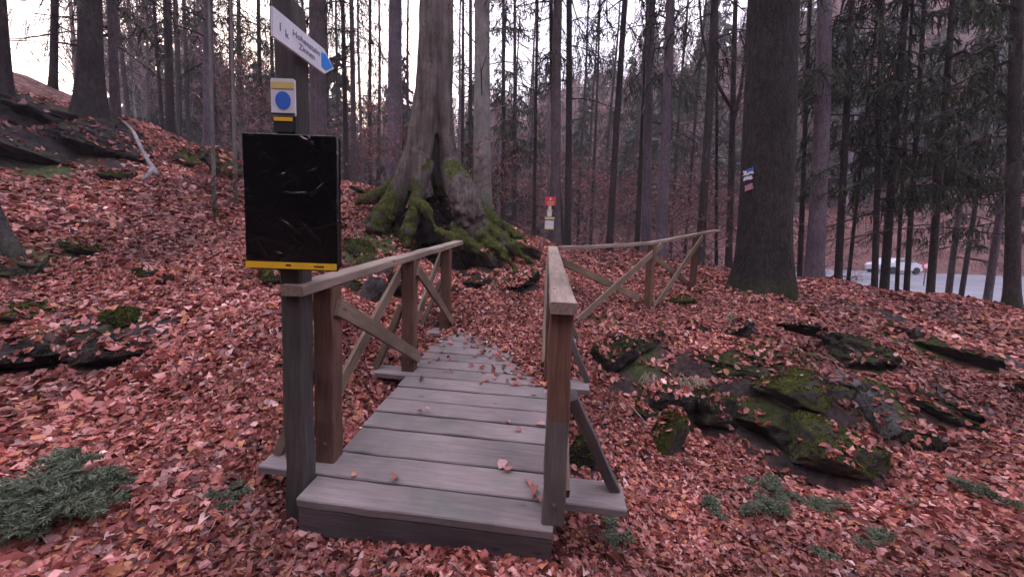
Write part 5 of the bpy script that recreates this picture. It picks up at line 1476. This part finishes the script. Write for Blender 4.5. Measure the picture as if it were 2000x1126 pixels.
# the drift of leaves over the far right half of the deck
n = 6500
u = lrng.uniform(-.05, BW + .02, n); v = lrng.uniform(1.4, 3.02, n)
edge = 2.78 - 1.3 * np.clip((u - .38) / .85, 0, 1)
k = v > edge + .3 * fbm(u * 2.6, v * 2.6, 0, 4, 3) - lrng.exponential(.3, n) * (lrng.uniform(size=n) < .16)
u, v = u[k], v[k]
P = np.array([B(a, b, .006 + lrng.uniform(0, .018)) for a, b in zip(u, v)])
V, F, K = leaf_geo(P, np.tile((0, -.1, 1.0), (len(P), 1)), .062 * lrng.lognormal(0, .2, len(P)), 5, True)
tag(link('leaf_drift', mesh_from('leaf_drift', V, F, MAT['leaf'], leaf_cols(len(P), lrng, K))), 'drift of fallen leaves covering the far right end of the deck', None, None, 'stuff')
# single leaves on the boards: things of their own
def deck_leaf(px, py, label, size=.07, group=None, ci=0, seed=0, plane_w=0.0):
    # where the pixel meets the deck plane
    r = ray(px, py); o_ = CAM - B(0, 0, .008 + plane_w)
    nrm = np.cross(B(1, 0) - B(0, 0), B(0, 1) - B(0, 0))
    t = -(o_ @ nrm) / (r @ nrm); c = CAM + r * t
    V, F, K = leaf_geo(np.zeros((1, 3)), np.array([[0, -.1, 1.6]]), np.array([size]), seed + 900, True)
    V[:, 2] -= V[:, 2].min() - .0
    o = link('fallen_leaf', mesh_from('fallen_leaf', V, F, MAT['leaf'], np.tile(PAL[ci], (len(V), 1))), None, c)
    return tag(o, label, 'leaf', group)
DL = [(981, 908, 'pale leaf, left of two lying together on the plank gap mid deck', 4, .085), (992, 918, 'pale leaf, right of two lying together on the plank gap mid deck', 0, .08),
      (1032, 941, 'round brown leaf nearest the gap beside the front right post', 0, .075), (1044, 962, 'brown leaf tucked against the foot of the front right post', 1, .085), (1049, 980, 'curled leaf in the corner by the foot of the front right post', 6, .07),
      (1056, 829, 'flat leaf by the right edge left of the reddish post', 4, .075), (1012, 839, 'small dark leaf right of deck centre', 6, .055), (992, 824, 'tiny pale leaf on a gap right of deck centre', 0, .05),
      (771, 935, 'dark folded leaf on the first plank gap', 1, .07), (692, 926, 'tiny orange leaf at the left end of the first plank gap', 5, .045),
      (835, 804, 'tiny pinkish leaf left of deck centre', 4, .05), (820, 806, 'tiny dark leaf left of deck centre', 2, .05),
      (1014, 750, 'leaf with raised edges before the leaf drift', 6, .07), (1048, 752, 'leaf by the right edge just before the leaf drift', 0, .07), (1066, 768, 'leaf touching the right post behind the reddish one', 4, .06),
      (1042, 769, 'leaf alone on the board below the leaf drift', 0, .055), (925, 667, 'dark leaf at the far left end of the deck', 2, .07), (935, 662, 'darkish leaf near the far deck edge', 1, .07),
      (823, 742, 'reddish leaf by the middle left post', 3, .07), (998, 729, 'lone leaf just below the drift edge', 4, .05), (870, 724, 'little leaf on a gap near the middle left post', 6, .045), (1030, 710, 'loose leaf at the near edge of the drift', 0, .06)]
for i, (a, b, lab, ci, sz) in enumerate(DL): deck_leaf(a, b, lab, sz, None, ci, i * 3)

# ------------------------------------------------------------------ evergreen sprigs, grass, sticks, saplings
def sprig(px, py, Y, rad, n, label, seed, name='spruce_seedling', group=None):
    g = np.random.default_rng(seed); T = TB()
    Y = hit(px, py) or Y
    p = PD(px, py, Y); p[2] = H1(p[0], p[1])
    for i in range(n):
        az = g.uniform(0, 6.28); L = rad * g.uniform(.55, 1.1)
        s = np.linspace(0, 1, 7); x0, y0 = g.normal(0, rad * .25, 2)
        rise = g.uniform(.18, .5)
        P = np.stack([x0 + np.cos(az) * s * L, y0 + np.sin(az) * s * L, .02 + L * rise * np.sin(s * 2.4)], 1)
        w = .004 * (1 - .8 * s) + .001
        T.quads(strips(P[:-1], P[1:], w[:-1], w[1:], g)); T.col(np.tile((.07, .06, .045), (24, 1)))
        m_ = int(60 * L / .25)
        for side in (-1, 1):
            q = g.uniform(.1, 1, m_)
            b = np.stack([np.interp(q, s, P[:, k]) for k in range(3)], 1)
            d = np.stack([0 * q + np.cos(az) * .7 - np.sin(az) * side, 0 * q + np.sin(az) * .7 + np.cos(az) * side, 0 * q], 1) + g.normal(0, .22, (m_, 3))
            d /= np.linalg.norm(d, axis=1)[:, None]
            ln = .075 * (1.15 - q) * g.uniform(.6, 1.2, m_) * (rad / .25) ** .5 + .012
            e = b + d * ln[:, None]
            T.quads(strips(b, e, .0035, .001, g))
            cc = np.array((.115, .14, .088)) * g.uniform(.55, 1.4, (m_, 1)); T.col(np.repeat(cc, 4, 0))
            k = 4
            tt = g.uniform(.2, 1, (m_, k)); bb_ = b[:, None] + (e - b)[:, None] * tt[..., None]
            d2 = d[:, None] * .8 + g.normal(0, .55, (m_, k, 3)); d2 /= np.linalg.norm(d2, axis=2)[..., None]
            T.quads(strips(bb_.reshape(-1, 3), (bb_ + d2 * .02).reshape(-1, 3), .0032, .001, g)); T.col(np.repeat(np.repeat(cc, k, 0) * 1.1, 4, 0))
    o = link(name, T.build(MAT['needle'], name), None, p)
    return tag(o, label, 'plant', group)
sprig(95, 1000, 1.85, .34, 26, 'large grey green evergreen seedling in the bottom left corner', 1)
sprig(1185, 1065, 1.95, .12, 9, 'small evergreen sprig right of the near plank end', 2)
sprig(1500, 985, 2.35, .22, 9, 'widest evergreen sprig among the leaves below the ledge', 3)
sprig(1420, 1010, 2.3, .15, 5, 'evergreen sprig left of the widest sprig below the ledge', 4)
sprig(1590, 1000, 2.35, .16, 5, 'evergreen sprig right of the widest sprig below the ledge', 5)
sprig(1725, 1075, 2.05, .14, 4, 'dark green sprig low in the bottom right leaves', 6)
sprig(1770, 985, 2.5, .09, 5, 'thin green sprig in the leaves right of the boulder', 7)
sprig(1940, 985, 2.45, .17, 5, 'evergreen sprig near the right edge of the photo', 8)
sprig(440, 985, 2.0, .09, 6, 'little green sprig left of the signpost foot', 9)
sprig(1620, 1100, 1.95, .08, 5, 'tiny green sprig at the bottom edge of the photo', 10)

def grass(px, py, Y, n, ln, label, seed, down=.5):
    g = np.random.default_rng(seed); T = TB(); Yh = hit(px, py); p = PD(px, py, (Yh or Y) - .2)
    az = g.uniform(-2.6, -.5, n); L = ln * g.uniform(.5, 1.2, n)
    b = g.normal(0, .02, (n, 3))
    out = np.stack([np.cos(az), np.sin(az), 0 * az], 1)
    m1 = b + out * (L * .3)[:, None] + np.array([0, 0, 1]) * (L * g.uniform(.1, .35, n))[:, None]
    e = m1 + out * (L * .4)[:, None] - np.array([0, 0, 1]) * (L * g.uniform(.2, .9, n) * down * 1.6)[:, None]
    cc = np.repeat(np.array((.36, .30, .22)) * g.uniform(.5, 1.3, (n, 1)), 4, 0)
    T.quads(strips(b, m1, .003, .0042, g)); T.col(cc); T.quads(strips(m1, e, .0042, .0008, g)); T.col(cc)
    o = link('grass_tuft', T.build(MAT['grass'], 'grass_tuft'), None, p)
    return tag(o, label, 'grass')
grass(1268, 735, 4.02, 60, .22, 'pale dry grass tuft hanging over the left end of the ledge', 1)
grass(1332, 745, 4.0, 50, .16, 'small dry grass tuft right of the pale one', 2)
grass(1425, 620, 5.2, 70, .26, 'drooping dry grass tuft on the upper bank', 3, .8)
grass(1360, 745, 4.0, 40, .15, 'thin dry grass in the middle of the ledge', 4)
grass(195, 672, 2.72, 60, .12, 'thin dry grass over the black hollow on the left', 5, .8)

def stick(pts, r0, r1, label, name='fallen_branch', mat='dark_bark', cat='branch', ground=False, subs=()):
    def geo(pts, r0, r1, seed):
        P = [PD(*q) for q in pts]; S = smooth_path(P)
        return tube_geo(S, np.linspace(r0, r1, len(S)), 8, seed, .3), S
    (V, F), S = geo(pts, r0, r1, len(pts) + int(pts[0][0]))
    o = link(name, mesh_from(name, V - S[0], F, MAT[mat], None, True), None, S[0]); tag(o, label, cat)
    for sp_ in subs:
        (V2, F2), S2 = geo(sp_, r1 * 1.3, r1 * .5, 4)
        link('twig', mesh_from('twig', V2 - S[0], F2, MAT[mat], None, True), o)
    return o
stick([(243, 238, 8.4), (262, 258, 8.0), (276, 290, 7.5), (292, 318, 7.1), (308, 342, 6.8)], .026, .042, 'pale bare branch leaning down the hill from the dark outcrop', mat='pale_branch', subs=([(300, 330, 6.95), (288, 345, 6.7), (276, 352, 6.6)],))
stick([(430, 932, 2.05), (470, 918, 2.1), (505, 905, 2.15)], .018, .03, 'dark short log beside the near left plank end')
stick([(1090, 1052, 1.85), (1130, 1080, 1.78), (1175, 1108, 1.7), (1215, 1140, 1.62)], .035, .02, 'dark rotten stick right of the step')
stick([(222, 498, 4.4), (245, 486, 4.5), (262, 478, 4.6)], .012, .006, 'thin pale twig beside the round mossy stone', mat='pale_branch')
stick([(1180, 665, 4.65), (1215, 645, 4.8), (1250, 632, 4.9)], .012, .006, 'thin pale twig on the hump near the middle strut', mat='pale_branch')
stick([(1230, 790, 3.6), (1250, 812, 3.5), (1268, 835, 3.4)], .008, .005, 'thin stalk lying over the small mossy rock', mat='pale_branch')
# curved sapling at the left edge
sp_ = [(-70, 240, 4.1), (-48, 320, 4.1), (-18, 400, 4.05), (6, 455, 4.0), (26, 492, 3.95), (42, 520, 3.95)]
P_ = smooth_path([PD(*q) for q in sp_][::-1])
cs = empty('young_tree', P_[0], 'dark curved young trunk at the left edge above the mossy mound', 'tree')
V, F = tube_geo(P_, np.linspace(.085, .045, len(P_)), 10, 3, .2)
link('trunk', mesh_from('trunk', V - P_[0], F, MAT['dark_bark'], None, True), cs)
V, F = tube_geo(smooth_path([P_[2], PD(20, 512, 3.8), PD(70, 520, 3.7)]), np.linspace(.05, .02, 11), 8, 5, .2)
link('root', mesh_from('root', V - P_[0], F, MAT['dark_bark'], None, True), cs)
